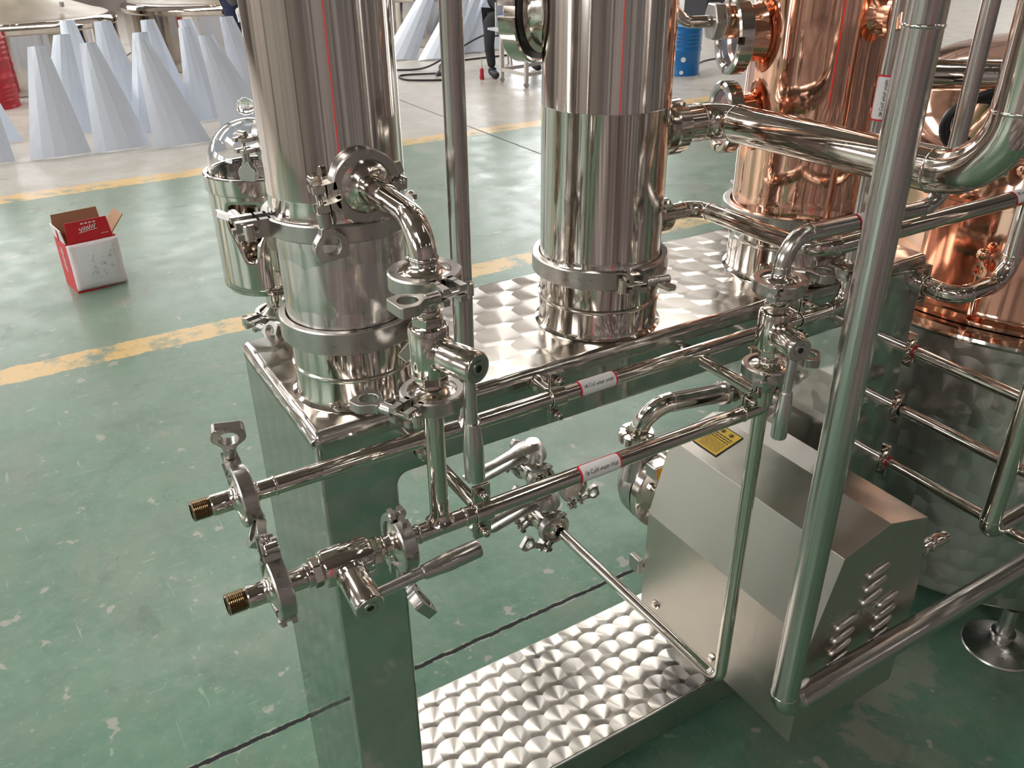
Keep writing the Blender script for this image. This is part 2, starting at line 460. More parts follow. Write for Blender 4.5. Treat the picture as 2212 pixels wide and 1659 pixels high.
def window(c, w, h, n, rad, name=None, col=(.97, .98, 1.0)):
    nwin[0] += 1
    n = V(n); c = V(c)
    up = V((0, 0, 1)) if abs(n.z) < .9 else V((0, 1, 0))
    sd = up.cross(n).normalized()
    F = Matrix((sd, up, n)).transposed().to_4x4(); F.translation = c
    o = struct(name or 'window_%d' % nwin[0], MB().box((0, 0, .012), (w, h, .02), F), PANE, smooth=0)
    fr = MB()
    for i in (-1, 0, 1):
        fr.box((i * w / 2, 0, .04), (.09, h + .09, .08), F)
        if i: fr.box((0, i * h / 2, .04), (w + .09, .09, .08), F)
    build('window_frame', fr, M['greymetal'], parent=o, smooth=0)
    daylight('daylight', c + n * .03, w - .1, h - .1, n, rad, col)
for x in (-8.6, -2.2, 4.2): window((x, YF, 4.4), 5.2, 2.4, (0, -1, 0), 4.0)
for y in (-2.0, 4.5, 11.0): window((XL, y, 4.2), 4.4, 2.4, (1, 0, 0), 6.0)
window((XR, 9.0, 4.2), 5.0, 2.4, (-1, 0, 0), 5.0)
# the tall open gate at the far side that glares on the floor
window((12.0, YF, 2.7), 5.0, 5.2, (0, -1, 0), 8.0, 'door_1')
nt = [0]
def trim(mb, m):
    nt[0] += 1
    return struct('trim_%d' % nt[0], mb, m, smooth=0)
BEAM = simple('beam_paint', (.20, .17, .155), .6)
for i in range(6):      # roof trusses across the hall
    y = -11 + 5.4 * i; b = MB()
    b.box(((XL + XR) / 2, y, ZC - 1.0), (XR - XL, .16, .16)); b.box(((XL + XR) / 2, y, ZC - .25), (XR - XL, .16, .16))
    for q in range(18):
        x = XL + .9 + q * 1.9
        b.tube([(x, y, ZC - 1), (x + .95, y, ZC - .25), (x + 1.9, y, ZC - 1)], .05, 6)
    trim(b, BEAM)
for x, y in ((XL + .3, -6), (XL + .3, 4), (XL + .3, 12), (XR - .3, -4), (XR - .3, 8), (-7, YN + .3), (0, YN + .3), (9, YN + .3), (15, YN + .3), (-8, YF - .3), (8, YF - .3)):
    trim(MB().box((x, y, ZC / 2), (.35, .35, ZC)), BEAM)
# unseen rooflights and lamp rows, all added for their light
for x, y in ((-5, 2.5), (15.5, 5), (-5, -5.5)):
    window((x, y, ZC), 1.6, 4.6, (0, 0, -1), 13.0, col=(1.0, .965, .91))  # unseen rooflights added to brighten the floor, sheets and columns
for x in (-4.5, 1.5, 7.5): window((x, 9.3, ZC), 5.0, 1.7, (0, 0, -1), 9.0, col=(1.0, .965, .91))  # roof band added so that the swirl discs catch light
nl = 0
for i in range(3):  # lamps out of view, added for small highlights in the metal
    for k in range(4):
        x, y = -8.5 + 8.4 * i + 3, -9.5 + 7 * k
        h = MB().box((x, y, 6.03), (.16, 1.5, .05)).tube([(x, y - .5, 6.05), (x, y - .5, ZC)], .006, 6).tube([(x, y + .5, 6.05), (x, y + .5, ZC)], .006, 6)
        h = struct('added_ceiling_lamp', h, M['white'], smooth=0)
        build('added_lamp_lens', MB().box((x, y, 5.99), (.12, 1.45, .03)), ADDED_LAMP, h)
# things behind the photographer that show only as streaks in the polished columns
trim(MB().box((-1.15, -7.0, 2.2), (.26, .26, 4.4)), simple('red_post', (.75, .02, .02), .4))
wd = bpy.data.worlds.new('world'); SC.world = wd; wd.use_nodes = True
wd.node_tree.nodes['Background'].inputs[0].default_value = (.8, .85, 1, 1)
wd.node_tree.nodes['Background'].inputs[1].default_value = .2
# ------------------------------------------------------------------ fittings
def poly_at(out, c, a):
    """distance from c to outline along direction a"""
    d = (math.cos(a), math.sin(a)); best = 0
    n = len(out)
    for i in range(n):
        p, q = out[i], out[(i + 1) % n]
        ex, ey = q[0] - p[0], q[1] - p[1]
        den = d[0] * ey - d[1] * ex
        if abs(den) < 1e-12: continue
        t = ((p[0] - c[0]) * ey - (p[1] - c[1]) * ex) / den
        s = ((p[0] - c[0]) * d[1] - (p[1] - c[1]) * d[0]) / den
        if t > 0 and -1e-9 <= s <= 1 + 1e-9: best = max(best, t)
    return best
def wing_mesh(k, M, hole=True):
    """flared finger piece with a big hole; local y runs away from the sleeve"""
    out = [(-.0058, 0), (.0058, 0), (.0075, .007), (.0155, .0155), (.0170, .021), (.0145, .034), (-.0145, .034), (-.0170, .021), (-.0155, .0155), (-.0075, .007)]
    out = [(a * k, b * k) for a, b in out]; c = (0, .0195 * k)
    A = [2 * PI * i / 36 for i in range(36)]
    O = [(c[0] + poly_at(out, c, a) * math.cos(a), c[1] + poly_at(out, c, a) * math.sin(a)) for a in A]
    H = [(c[0] + .0095 * k * math.cos(a), c[1] + .0098 * k * math.sin(a)) for a in A]
    if not hole: return MB().prism(O, -.0052 * k, .0052 * k, M)
    return MB().ring_plate(O, H, -.0052 * k, .0052 * k, M)
def screw(r, y0, y1, M, pitch=.0016):
    pr = [(0, y0)]; n = int((y1 - y0) / pitch)
    for i in range(n):
        z = y0 + pitch * i
        pr += [(r * .84, z), (r, z + pitch * .5)]
    pr += [(r * .84, y1), (0, y1)]
    return MB().lathe(pr, M, 14)

def tri_clamp(label, loc, axis, lug, ro=.0345, ri=.0258, w=.017, sy=1, roll=0, group=None, L=.019, k=1.0, fins=False, hole=True):
    Mx = frame(loc, axis, lug)
    t = thing('tri_clamp', label, 'clamp', Mx, group=group)
    c = .0016; lip = .0032; rg = ro - .0055
    pr = [(ri, -w/2), (ro - c, -w/2), (ro, -w/2 + c), (ro, w/2 - c), (ro - c, w/2), (ri, w/2), (ri, w/2 - lip), (rg, .0045), (rg, -.0045), (ri, -w/2 + lip)]
    g = .0058 * k; th = .0068 * k
    a1 = math.asin(g / ro); a2 = PI - math.asin(.0045 / ro)
    n = 30 if ro < .06 else 48
    for s in (1, -1):
        F = Matrix.Diagonal((1, s, 1, 1))
        b = MB().lathe(pr, F, n, a1, a2, closed=True)
        # forked lug
        x0 = math.sqrt(ro * ro - (g + th) ** 2) - .004
        b.box(((x0 + ro + L * .3) / 2, s * (g + th / 2), 0), (ro + L * .3 - x0, th, w))
        for q in (1, -1):
            b.box((ro + L * .62, s * (g + th / 2), q * w * .335), (L * .8, th, w * .33))
        # hinge ear
        for q in ((1, -1) if s > 0 else (0,)):
            e = [(-.0055, -.002), (.0, -.0055), (.0055, -.002), (.0075, .008), (-.0035, .008)]
            b.prism([(-(ro + .001) + p[0] * k, (p[1] + .0048) * s * k) for p in e], q * w * .33 - w * .15, q * w * .33 + w * .15)
        build('half_ring', b, M['cast'], t, world=False, smooth=30)
    xb = ro + L * .66
    Y = frame((xb, 0, 0), (0, sy, 0), (1, 0, 0))
    tip = g + th + .030 * k
    bolt = screw(.0031 * k, -(g + th + .004), g + th + .002, Y)
    bolt.cyl(.0055 * k, -w * .42, w * .42, frame((xb, -sy * (g + th + .005 * k), 0), (0, 0, 1)), 16, .001)
    build('swing_bolt', bolt, M['mirror'], t, world=False)
    W = frame((xb, sy * (g + th), 0), (0, 0, 1), (sy, 0, 0)) @ Matrix.Rotation(0, 4, 'Z')
    # local frame whose y runs along the bolt
    R = Matrix.Translation((xb, sy * (g + th), 0)) @ Matrix(((1, 0, 0, 0), (0, sy, 0, 0), (0, 0, sy, 0), (0, 0, 0, 1))) @ Matrix.Rotation(roll, 4, 'Y')
    nb = MB().cyl(.0062 * k, .0005, .016 * k, R @ frame((0, 0, 0), (0, 1, 0)), 20, .0008)
    if fins:
        nb.cyl(.0058 * k, .014 * k, .032 * k, R @ frame((0, 0, 0), (0, 1, 0)), 16, .001)
        for s in (1, -1):
            nb.prism([(s * .004 * k, .013 * k), (s * .008 * k, .013 * k), (s * .017 * k, .024 * k), (s * .017 * k, .033 * k), (s * .013 * k, .034 * k), (s * .004 * k, .022 * k)], -.003 * k, .003 * k, R)
    else:
        w2 = wing_mesh(k, R @ Matrix.Translation((0, .0135 * k, 0)), hole)
        nb.add(w2.v, w2.f)
    build('wing_nut', nb, M['cast'], t, world=False, smooth=30, bevel=.0006)
    pin = MB()
    for q in (1, -1): pin.sphere((-(ro + .001 * k), .0048 * k, q * w * .5), .0033 * k, 12, 8, sc=(1, 1, .6))
    pin.cyl(.0024 * k, -w * .5, w * .5, Matrix.Translation((-(ro + .001 * k), .0048 * k, 0)), 12)
    build('hinge_pin', pin, M['mirror'], t, world=False)
    return t

def ferrule(parent, loc, d, rt, R=.0268, h=.0115):
    """welded cone that ends in a flat rim at loc; d points from the rim back along its pipe"""
    pr = [(max(rt - .002, .001), .0003), (R, .0003), (R, .0054), (R - .0014, .0062), (R - .0050, .0068), (rt + .0025, h - .001), (rt + .0006, h + .002), (rt, h + .004)]
    return build('ferrule', MB().lathe(pr, frame(loc, d), 40), M['cast2'], parent, smooth=50)
def bead(parent, loc, d, r, m=None, k=.0012):
    pr = [(r - .0002, -.0022), (r + k * .7, -.0012), (r + k, 0), (r + k * .7, .0012), (r - .0002, .0022)]
    return build('weld_bead', MB().lathe(pr, frame(loc, d), 40), m or M['mirror'], parent)
def pipe(name, label, path, r, m=None, rb=.035, parent=None, cat='pipe', beads=True, n=28):
    """a bent tube as one thing, with beads at the ends of its elbows"""
    p = bend(path, rb, 10)
    t = thing(name, label, cat, loc=path[0])
    build('tube_wall', MB().tube(p, r, n), m or M['tube'], t, smooth=40)
    if beads:
        Q = [V(q) for q in path]
        for i in range(1, len(Q) - 1):
            a = (Q[i - 1] - Q[i]).normalized(); b = (Q[i + 1] - Q[i]).normalized()
            rr = rb[i - 1] if isinstance(rb, (list, tuple)) else rb
            tt = rr / math.tan(a.angle(b) / 2)
            for d in (a, b):
                bead(t, Q[i] + d * tt, d, r, k=.0008)
    return t

M['cast2'] = metal('turned_ferrule', STEEL, .13, .05, 50, (1, 1, 8))

def ball_valve(label, loc, axis, stem, hd, e0, e1, k=1.0):
    """flow along local z, stem along local x; e0 and e1 are the distances to the two ferrule rims"""
    Mx = frame(loc, axis, stem)
    t = thing('ball_valve', label, 'valve', Mx)
    b = MB().lathe([(0, -.028), (.0155, -.028), (.0195, -.0262), (.0207, -.0235), (.0207, .0235), (.0195, .0262), (.0155, .028), (0, .028)], n=44)
    b.lathe([(.012, .010), (.0185, .019), (.0168, .023), (.0160, .024)], frame((0, 0, 0), (1, 0, 0)), 32)
    build('valve_body', b, M['mirror'], t, world=False, smooth=40)
    hx = [(.0168 * math.cos(PI / 3 * i + .2), .0168 * math.sin(PI / 3 * i + .2)) for i in range(6)]
    for s, e in ((-1, e0), (1, e1)):
        D = frame((0, 0, 0), (0, 0, s))
        build('union_nut', MB().prism(hx, .0275, .0375, D), M['mirror'], t, world=False, smooth=0, bevel=.0012)
        tb = MB().cyl(.0132, .0370, .0445, D, 28, .0008)
        tb.lathe([(.0118, .043), (.0118, e - .0125), (.0130, e - .0108), (.0220, e - .0068), (.0255, e - .0062), (.0268, e - .0054), (.0268, e - .0003), (.004, e - .0003)], D, 40)
        build('end_tube', tb, M['cast2'], t, world=False, smooth=50)
    X = frame((0, 0, 0), (1, 0, 0), (0, 0, 1))
    build('stem_housing', MB().lathe([(.0125, .010), (.0160, .020), (.0165, .024), (.0165, .0640), (.0150, .0658), (0, .0658)], X, 40), M['cast2'], t, world=False, smooth=40)
    cap = MB().lathe([(0, .0655), (.0145, .0655), (.0145, .0668), (.0088, .0668), (.0088, .0662), (.0080, .0662), (.0076, .0674), (.0040, .0674)], X, 32)
    cp = build('end_cap', cap, M['cast'], t, world=False, smooth=40)
    hxs = [(.0036 * math.cos(PI / 3 * i), .0036 * math.sin(PI / 3 * i)) for i in range(6)]
    build('hex_socket', MB().prism(hxs, .0660, .0672, X).lathe([(.0076, .0673), (.0036, .0673), (.0030, .0662), (0, .0660)], X, 24), M['hole'], cp, world=False, smooth=0)
    H = frame((.0535, 0, 0), Mx.to_3x3().inverted() @ V(hd))
    build('handle_shaft', MB().lathe([(0, .012), (.0058, .012), (.0062, .030), (.0062, .068), (0, .068)], H, 24), M['satin2'], t, world=False)
    build('handle_grip', MB().lathe([(0, .0655), (.0076, .0655), (.0082, .0670), (.0082, .0690), (.0084, .0700), (.0106, .094), (.0106, .132), (.0098, .1345), (0, .1345)], H, 32), M['satin2'], t, world=False, smooth=30)
    return t
M['satin2'] = metal('turned_handle', (.60, .58, .555), .24, .05, 60, (8, 8, .4))

def hanger(label, loc, axis, stub, r, wall=0.0, up=(0, 0, 1), flange=.026, wide=.022):
    """pipe clip of two straps with two bolts on a stand-off rod; stub is the vector to the frame"""
    a = V(axis).normalized()
    sd = V(stub).normalized()
    Mx = frame(loc, sd, a)          # local x = pipe axis, z = towards the frame, y = flange direction
    t = thing('pipe_clip', label, 'pipe bracket', Mx)
    th = .0022
    for s in (1, -1):               # s=+1 the strap on the frame side
        pts = []
        ri, ro2 = r + .0008, r + .0008 + th
        prof = [(-r - flange, .0009), (-r - .004, .0009)]
        arc = [PI - i * PI / 12 for i in range(13)]
        inner = [(-r - flange, .0007)] + [(ri * math.cos(q), max(ri * math.sin(q), .0007)) for q in arc] + [(r + flange, .0007)]
        outer = [(r + flange, .0007 + th)] + [(ro2 * math.cos(q), max(ro2 * math.sin(q), .0007 + th)) for q in arc[::-1]] + [(-r - flange, .0007 + th)]
        out = [(p[0], p[1] * s) for p in inner + outer]
        # prism along the pipe axis
        F = Matrix(((0, 0, 1, 0), (1, 0, 0, 0), (0, 1, 0, 0), (0, 0, 0, 1)))
        build('strap', MB().prism(out, -wide / 2, wide / 2, F), M['mirror'], t, world=False, smooth=35, bevel=.0006)
    for s in (1, -1):
        B = frame((0, s * (r + flange * .58), 0), (0, 0, -1))
        bo = MB().lathe([(0, -.012), (.0032, -.012), (.0032, .0035), (.0062, .0035), (.0062, .0060), (.0048, .0064), (.0048, .0125), (.0040, .0135), (.0026, .0135), (.0026, .0100), (0, .0100)], B, 20)
        build('bolt', bo, M['mirror'], t, world=False)
    Ln = V(stub).length
    build('standoff', MB().cyl(.0085, r + .0032, Ln - .0015, I4, 28).lathe([(.0085, Ln - .012), (.0125, Ln - .008), (.0125, Ln - .0008), (0, Ln - .0008)], I4, 28), M['mirror'], t, world=False)
    return t

def union_nut(parent, loc, d, r, h, rin, m=None, n=6, inner=None):
    """slotted round union nut with its collar; d points outwards"""
    Mx = frame(loc, d)
    pr = [(rin, 0), (r - .002, 0), (r, .002), (r, h - .003), (r - .003, h), (rin + .003, h), (rin, h - .003)]
    b = MB()
    seg = 2 * PI / n
    for i in range(n):
        b.lathe(pr, Mx, 10, i * seg + .10, (i + 1) * seg - .10, closed=True)
        pr2 = [(rin, 0), (r - .0035, 0), (r - .0035, h * .62), (rin, h * .62)]
        b.lathe(pr2, Mx, 3, (i + 1) * seg - .101, (i + 1) * seg + .101, closed=True)
    return build('union_nut', b, m or M['cast2'], parent, smooth=40)

# ------------------------------------------------------------------ writing on stickers
def text_mesh(body, size=1.0, shear=0.0, bold=0.0):
    cu = bpy.data.curves.new('lettering', 'FONT'); cu.body = body; cu.size = size; cu.shear = shear; cu.offset = bold
    cu.resolution_u = 3
    ob = bpy.data.objects.new('lettering', cu); COL.objects.link(ob)
    dg = bpy.context.evaluated_depsgraph_get(); dg.update()
    me = ob.evaluated_get(dg).to_mesh()
    vs = [v.co.copy() for v in me.vertices]; fs = [list(p.vertices) for p in me.polygons]
    ob.evaluated_get(dg).to_mesh_clear()
    bpy.data.objects.remove(ob); bpy.data.curves.remove(cu)
    xs = [v.x for v in vs]; ys = [v.y for v in vs]
    cx, cy = (min(xs) + max(xs)) / 2, (min(ys) + max(ys)) / 2
    return [V((v.x - cx, v.y - cy, 0)) for v in vs], fs, max(xs) - min(xs), max(ys) - min(ys)
def rrect(w, h, r, n=5):
    out = []
    for cx, cy, a in ((w/2 - r, h/2 - r, 0), (-w/2 + r, h/2 - r, PI/2), (-w/2 + r, -h/2 + r, PI), (w/2 - r, -h/2 + r, 1.5 * PI)):
        out += [(cx + r * math.cos(a + PI/2 * i / n), cy + r * math.sin(a + PI/2 * i / n)) for i in range(n + 1)]
    return out
def pipe_sticker(parent, label, c, axis, face, r, w, h, words, flip=1):
    """paper label wrapped round a pipe: c centre of the pipe there, face the direction its middle looks"""
    a = V(axis).normalized(); f = V(face); f = (f - a * f.dot(a)).normalized(); u = f.cross(a) * 1.0
    if flip < 0: u = -u
    if u.cross(V((0, 0, 0))).length < 0: pass
    def wrap(vs, lift):
        R = r + lift; o = []
        for p in vs:
            th = p[1] / r
            o.append(V(c) + a * p[0] + (f * math.cos(th) + u * math.sin(th)) * R)
        return o
    def patch(W, H, rad, lift):
        # strips across the sticker so that it bends with the pipe
        N = 16; vs = []; fs = []
        for i in range(N + 1):
            y = -H / 2 + H * i / N
            d = max(0, abs(y) - (H / 2 - rad)); x = W / 2 - (rad - math.sqrt(max(rad * rad - d * d, 0)))
            vs += [(-x, y, 0), (-x * .5, y, 0), (0, y, 0), (x * .5, y, 0), (x, y, 0)]
        for i in range(N):
            for q in range(4):
                fs.append((i * 5 + q, i * 5 + q + 1, i * 5 + 5 + q + 1, i * 5 + 5 + q))
        m_ = MB(); m_.v = wrap(vs, lift); m_.f = [list(q) for q in fs]; m_.uv = [None] * len(fs)
        return m_
    st = build('label_sticker', patch(w, h, .004, .0004), M['redink'], parent, label=label)
    wi = build('paper', patch(w - .005, h - .005, .003, .0007), M['paper'], st)
    vs, fs, tw, th = text_mesh(words, 1.0, .18, .004)
    k = min((w - .012) / tw, (h * .42) / th)
    rnd = random.Random(words)
    vs = [(v.x * k, v.y * k * 1.12 + .0006 * math.sin(v.x * 5 + 1), 0) for v in vs]
    m_ = MB(); m_.v = wrap(vs, .0011); m_.f = fs; m_.uv = [None] * len(fs)
    build('handwriting', m_, M['ink'], st, smooth=0)
    return st
# ------------------------------------------------------------------ the skid
ZT = .96
fr = thing('portal_frame', 'long polished steel portal stand with swirl-pattern top carrying three columns', 'stand', loc=(.57, .153, 0))
def rbox(x0, x1, y0, y1, z0, z1): return MB().box(((x0 + x1) / 2, (y0 + y1) / 2, (z0 + z1) / 2), (x1 - x0, y1 - y0, z1 - z0))
# beam top plate, front/back/bottom faces of the beam, legs
build('beam_top', rbox(.0, 1.137, .0, .306, ZT - .03, ZT), M['swirl_top'], fr, bevel=.011, segs=4)
zb = ZT - .0935; rg_ = .016
out = [(.0015, ZT - .0135), (.0015, .012), (.1025, .012)]
out += [(.1025 + rg_ - rg_ * math.cos(PI / 2 * i / 8), zb - rg_ + rg_ * math.sin(PI / 2 * i / 8)) for i in range(9)]
out += [(.980 - rg_ + rg_ * math.sin(PI / 2 * i / 8), zb - rg_ + rg_ * math.cos(PI / 2 * i / 8)) for i in range(9)]
out += [(.980, .012), (1.1355, .012), (1.1355, ZT - .0135)]
XZ = Matrix(((1, 0, 0, 0), (0, 0, -1, 0), (0, 1, 0, 0), (0, 0, 0, 1)))     # prism along -y
build('frame_body', MB().prism(out, -.3045, -.0015, XZ), M['swirl_side'], fr, bevel=.005, segs=3)
for x in (.052, 1.058):
    for y in (.06, .245):
        build('foot', MB().lathe([(0, 0), (.022, 0), (.022, .006), (.012, .008), (.012, .0125), (0, .0125)], Matrix.Translation((x, y, 0)), 24), M['satin'], fr)
wl = MB()
for p in (((.004, .004, ZT - .02), (.004, .30, ZT - .02)), ((.004, .004, ZT - .004), (.004, .302, ZT - .004))): pass
rr = random.Random(3)
pts = [(.003 + rr.uniform(-.001, .001), .004 + .298 * i / 26, ZT - .012 + rr.uniform(-.0012, .0012)) for i in range(27)]
wl.tube(pts, .0042, 8)
pts = [(.003 + .05 * i / 8, .003 + rr.uniform(-.0008, .0008), ZT - .0125 + rr.uniform(-.001, .001)) for i in range(9)]
wl.tube(pts, .0038, 8)
build('weld_seam', wl, M['mirror'], fr, label='ground weld seam along the end of the top')

tr = thing('base_tray', 'low steel base tray with a bold swirl-pattern top under the pump', 'base', loc=(.54, .153, 0))
build('tray', rbox(.104, .979, .003, .283, .046, .120), M['swirl_tray'], tr, bevel=.005, segs=3)
build('rim', rbox(.104, .979, .001, .0055, .046, .1215), M['satin'], tr, bevel=.0015, label='folded front edge')
for x in (.16, .92):
    for y in (.05, .24):
        build('foot', MB().lathe([(0, 0), (.025, 0), (.025, .006), (.009, .012), (.009, .046), (0, .046)], Matrix.Translation((x, y, 0)), 24), M['satin'], tr)

def column(name, label, cx, cy, zs, m, rn, rl, extra=None):
    """neck, weld bead, flange, body; zs gives (neck top, flange heights, seam)"""
    t = thing(name, label, 'column', loc=(cx, cy, ZT))
    T = Matrix.Translation((cx, cy, 0))
    build('neck', MB().lathe([(rn + .006, ZT + .0005), (rn + .0015, ZT + .003), (rn, ZT + .008), (rn, zs[0])], T, 72), M['mirror'], t)
    build('weld_bead', MB().lathe([(rn - .001, zs[0] - .004), (rn + .0018, zs[0] - .002), (rn + .0022, zs[0]), (rn + .0018, zs[0] + .002), (rn - .001, zs[0] + .004)], T, 72), M['cast2'], t)
    return t, T
# first column
c1, T1 = column('column', 'left steel column whose angled side outlet feeds a ball valve', .098, .102, (1.0,), None, .0765, .077)
build('ferrule', MB().lathe([(.0762, 1.0), (.0762, 1.046), (.0805, 1.0505), (.0805, 1.0545), (.070, 1.0545)], T1, 72), M['mirror'], c1)
build('lower_shell', MB().lathe([(.070, 1.0555), (.0805, 1.0555), (.0805, 1.0595), (.0770, 1.064), (.0768, 1.070), (.0768, 1.177), (.0812, 1.183), (.0832, 1.1845), (.0832, 1.1875), (.070, 1.1875)], T1, 96), M['swirl_col'], c1, label='swirl-pattern lower shell')
build('upper_shell', MB().lathe([(.070, 1.1885), (.0832, 1.1885), (.0832, 1.192), (.0805, 1.197), (.0795, 1.203), (.0795, 1.2195), (.0797, 1.2205), (.0795, 1.2215), (.0795, 1.95), (0, 1.95)], T1, 96), M['column'], c1, label='mirror-polished upper shell')
# its side port
prt = MB().lathe([(.016, .070), (.016, .0795), (.018, .0805), (.0285, .0838), (.0302, .0845), (.0302, .0896), (.014, .0896)], frame((.098, .102, 1.241), (0, -1, 0)), 40)
build('side_port', prt, M['cast2'], c1, smooth=50)
bd = V((-.35, .94, 0)).normalized()
build('side_port', MB().lathe([(.016, .070), (.016, .082), (.0255, .0893), (.0268, .0901), (.0268, .0954), (.014, .0954)], frame((.098, .102, 1.262), bd), 40), M['cast2'], c1, smooth=50)

# second column
c2, T2 = column('column', 'middle steel column with a round sight glass and two union outlets', .484, .101, (1.002,), None, .0875, .086)
build('ferrule', MB().lathe([(.0868, 1.002), (.0868, 1.040), (.0925, 1.048), (.0925, 1.0525), (.080, 1.0525)], T2, 72), M['mirror'], c2)
build('shell', MB().lathe([(.080, 1.0535), (.0925, 1.0535), (.0925, 1.058), (.0868, 1.066), (.0865, 1.074), (.0865, 1.2715), (.0867, 1.2722), (.0865, 1.273), (.0865, 1.95), (0, 1.95)], T2, 96), M['column'], c2)
sg = V((-.5, .866, 0)).normalized()
SGc = V((.484, .101, 1.385))
build('sight_port', MB().lathe([(.054, .070), (.050, .084), (.050, .092), (.0555, .096), (.0555, .110), (.046, .110)], frame(SGc, sg), 48), M['cast2'], c2)
union_nut(c2, SGc + sg * .102, sg, .069, .027, .0557, n=4)
build('gasket', MB().lathe([(.0556, .0990), (.0630, .0990), (.0630, .1016), (.0556, .1016)], frame(SGc, sg), 48, closed=True), M['black'], c2)
GL = NT('clear_glass'); GL.bsdf(Base_Color=(1, 1, 1, 1), Roughness=.0, IOR=1.47, Transmission_Weight=1.0); M['glass'] = GL.m
build('sight_glass', MB().cyl(.053, .118, .127, frame(SGc, sg), 40, .001), M['glass'], c2)
px = V((1, 0, 0))
build('outlet_port', MB().lathe([(.026, .080), (.026, .094), (.031, .0955), (.031, .108), (.026, .108)], frame((.484, .101, 1.226), px), 40), M['cast2'], c2)
union_nut(c2, V((.484 + .105, .101, 1.226)), px, .0385, .024, .0268)
build('outlet_port', MB().lathe([(.0125, .080), (.0125, .092), (.0185, .094), (.0185, .104), (.0125, .104)], frame((.484, .101, 1.098), px), 40), M['cast2'], c2)
union_nut(c2, V((.484 + .100, .101, 1.098)), px, .0250, .0215, .0135)

# copper column
c3, T3 = column('column', 'mirror-bright copper column on a steel neck', .880, .100, (1.018,), None, .098, .1)
build('ferrule', MB().lathe([(.0975, 1.018), (.0975, 1.045), (.108, 1.056), (.108, 1.0615), (.09, 1.0615)], T3, 72), M['mirror'], c3)
pr = [(.09, 1.0625), (.108, 1.0625), (.108, 1.067), (.1015, 1.070), (.100, 1.073)]
for i in range(30): pr.append((.100 + .0004 * math.sin(i * 1.7), 1.10 + i * .03))
pr += [(0, 1.98)]
build('copper_shell', MB().lathe(pr, T3, 96), M['copper'], c3)
def copper_union(z, ang, rr=.045, out=.135):
    d = V((math.cos(ang), math.sin(ang), 0)); o = V((.88, .10, z))
    build('sight_port', MB().lathe([(rr * .82, .09), (rr * .78, .108), (rr * .78, out - .03), (rr * .9, out - .026)], frame(o, d), 40), M['copperd'], c3, label='copper sight port')
    union_nut(c3, o + d * (out - .028), d, rr * 1.18, .024, rr * .9, n=4)
    build('sight_glass', MB().cyl(rr * .9, out - .014, out - .007, frame(o, d), 36, .001), M['glass'], c3)
copper_union(1.212, PI * .87, .046, .15)
copper_union(1.330, PI * .87, .046, .15)
o = V((.88, .10, 1.352)); d = V((-.93, .37, 0)).normalized()
build('inlet_stub', MB().lathe([(.030, .092), (.0245, .104), (.023, .110), (.023, .152), (.018, .154)], frame(o, d), 40), M['copperd'], c3, label='short copper stub')
hx = [(.028 * math.cos(PI / 3 * i), .028 * math.sin(PI / 3 * i)) for i in range(6)]
build('hex_nut', MB().prism(hx, .158, .176, frame(o, d)).cyl(.021, .151, .159, frame(o, d)), M['cast'], c3, smooth=0, bevel=.002)
d2 = V((.10, -.99, 0)).normalized(); o2 = V((.88, .10, 1.365))
build('drain_stub', MB().lathe([(.036, .092), (.030, .10), (.026, .104), (.026, .118), (.040, .124), (.040, .130), (.018, .134), (.018, .16), (0, .16)], frame(o2, d2), 36), M['copperd'], c3, label='flanged copper stub')
build('clamp_bolt', MB().cyl(.006, -.02, .02, frame(o2 + d2 * .127 + V((-.035, -.025, .005)), (.3, .3, 1))), M['copperd'], c3)
p = bend([o + d * .178, o + d * .215, o + d * .215 + V((-.075, .03, .085)), o + d * .215 + V((-.13, .05, .22))], .03)
t = thing('pipe', 'thin bent steel pipe entering the hex nut of the copper column', 'pipe', loc=p[0])
build('tube_wall', MB().tube(p, .0085, 20), M['tube'], t)

# big clamps
tri_clamp('wide steel clamp with its wing nut low on the left column, just above the bench', (.098, .102, 1.0540), (0, 0, 1), (math.cos(-.72), math.sin(-.72), 0), ro=.0868, ri=.0788, w=.029, sy=-1, k=1.35, L=.022, roll=.9)
tri_clamp('wide steel clamp round the middle of the left column with a forked lug', (.098, .102, 1.1880), (0, 0, 1), (math.cos(3.12), math.sin(3.12), 0), ro=.0890, ri=.0808, w=.021, sy=-1, k=1.2, L=.034, roll=.3, fins=True)
tri_clamp('wide steel clamp with a bar wing nut at the foot of the middle column', (.484, .101, 1.0530), (0, 0, 1), (math.cos(-1.74), math.sin(-1.74), 0), ro=.0985, ri=.0888, w=.026, sy=1, k=1.15, L=.018, fins=True, roll=.5)
tri_clamp('wide steel clamp round the foot of the copper column', (.880, .100, 1.0620), (0, 0, 1), (.5, .85, 0), ro=.1145, ri=.1035, w=.024, sy=1, k=1.2)

# stand pipe between the first two columns
sp = pipe('stand_pipe', 'tall thin upright steel pipe rising from the upper front water pipe between the columns', [(.181, -.045, .951), (.181, -.045, 1.95)], .0118, M['brushtube'], beads=False)
build('saddle', MB().lathe([(.0170, .947), (.0135, .9535), (.0118, .958)], Matrix.Translation((.181, -.045, 0)), 28), M['tube'], sp)

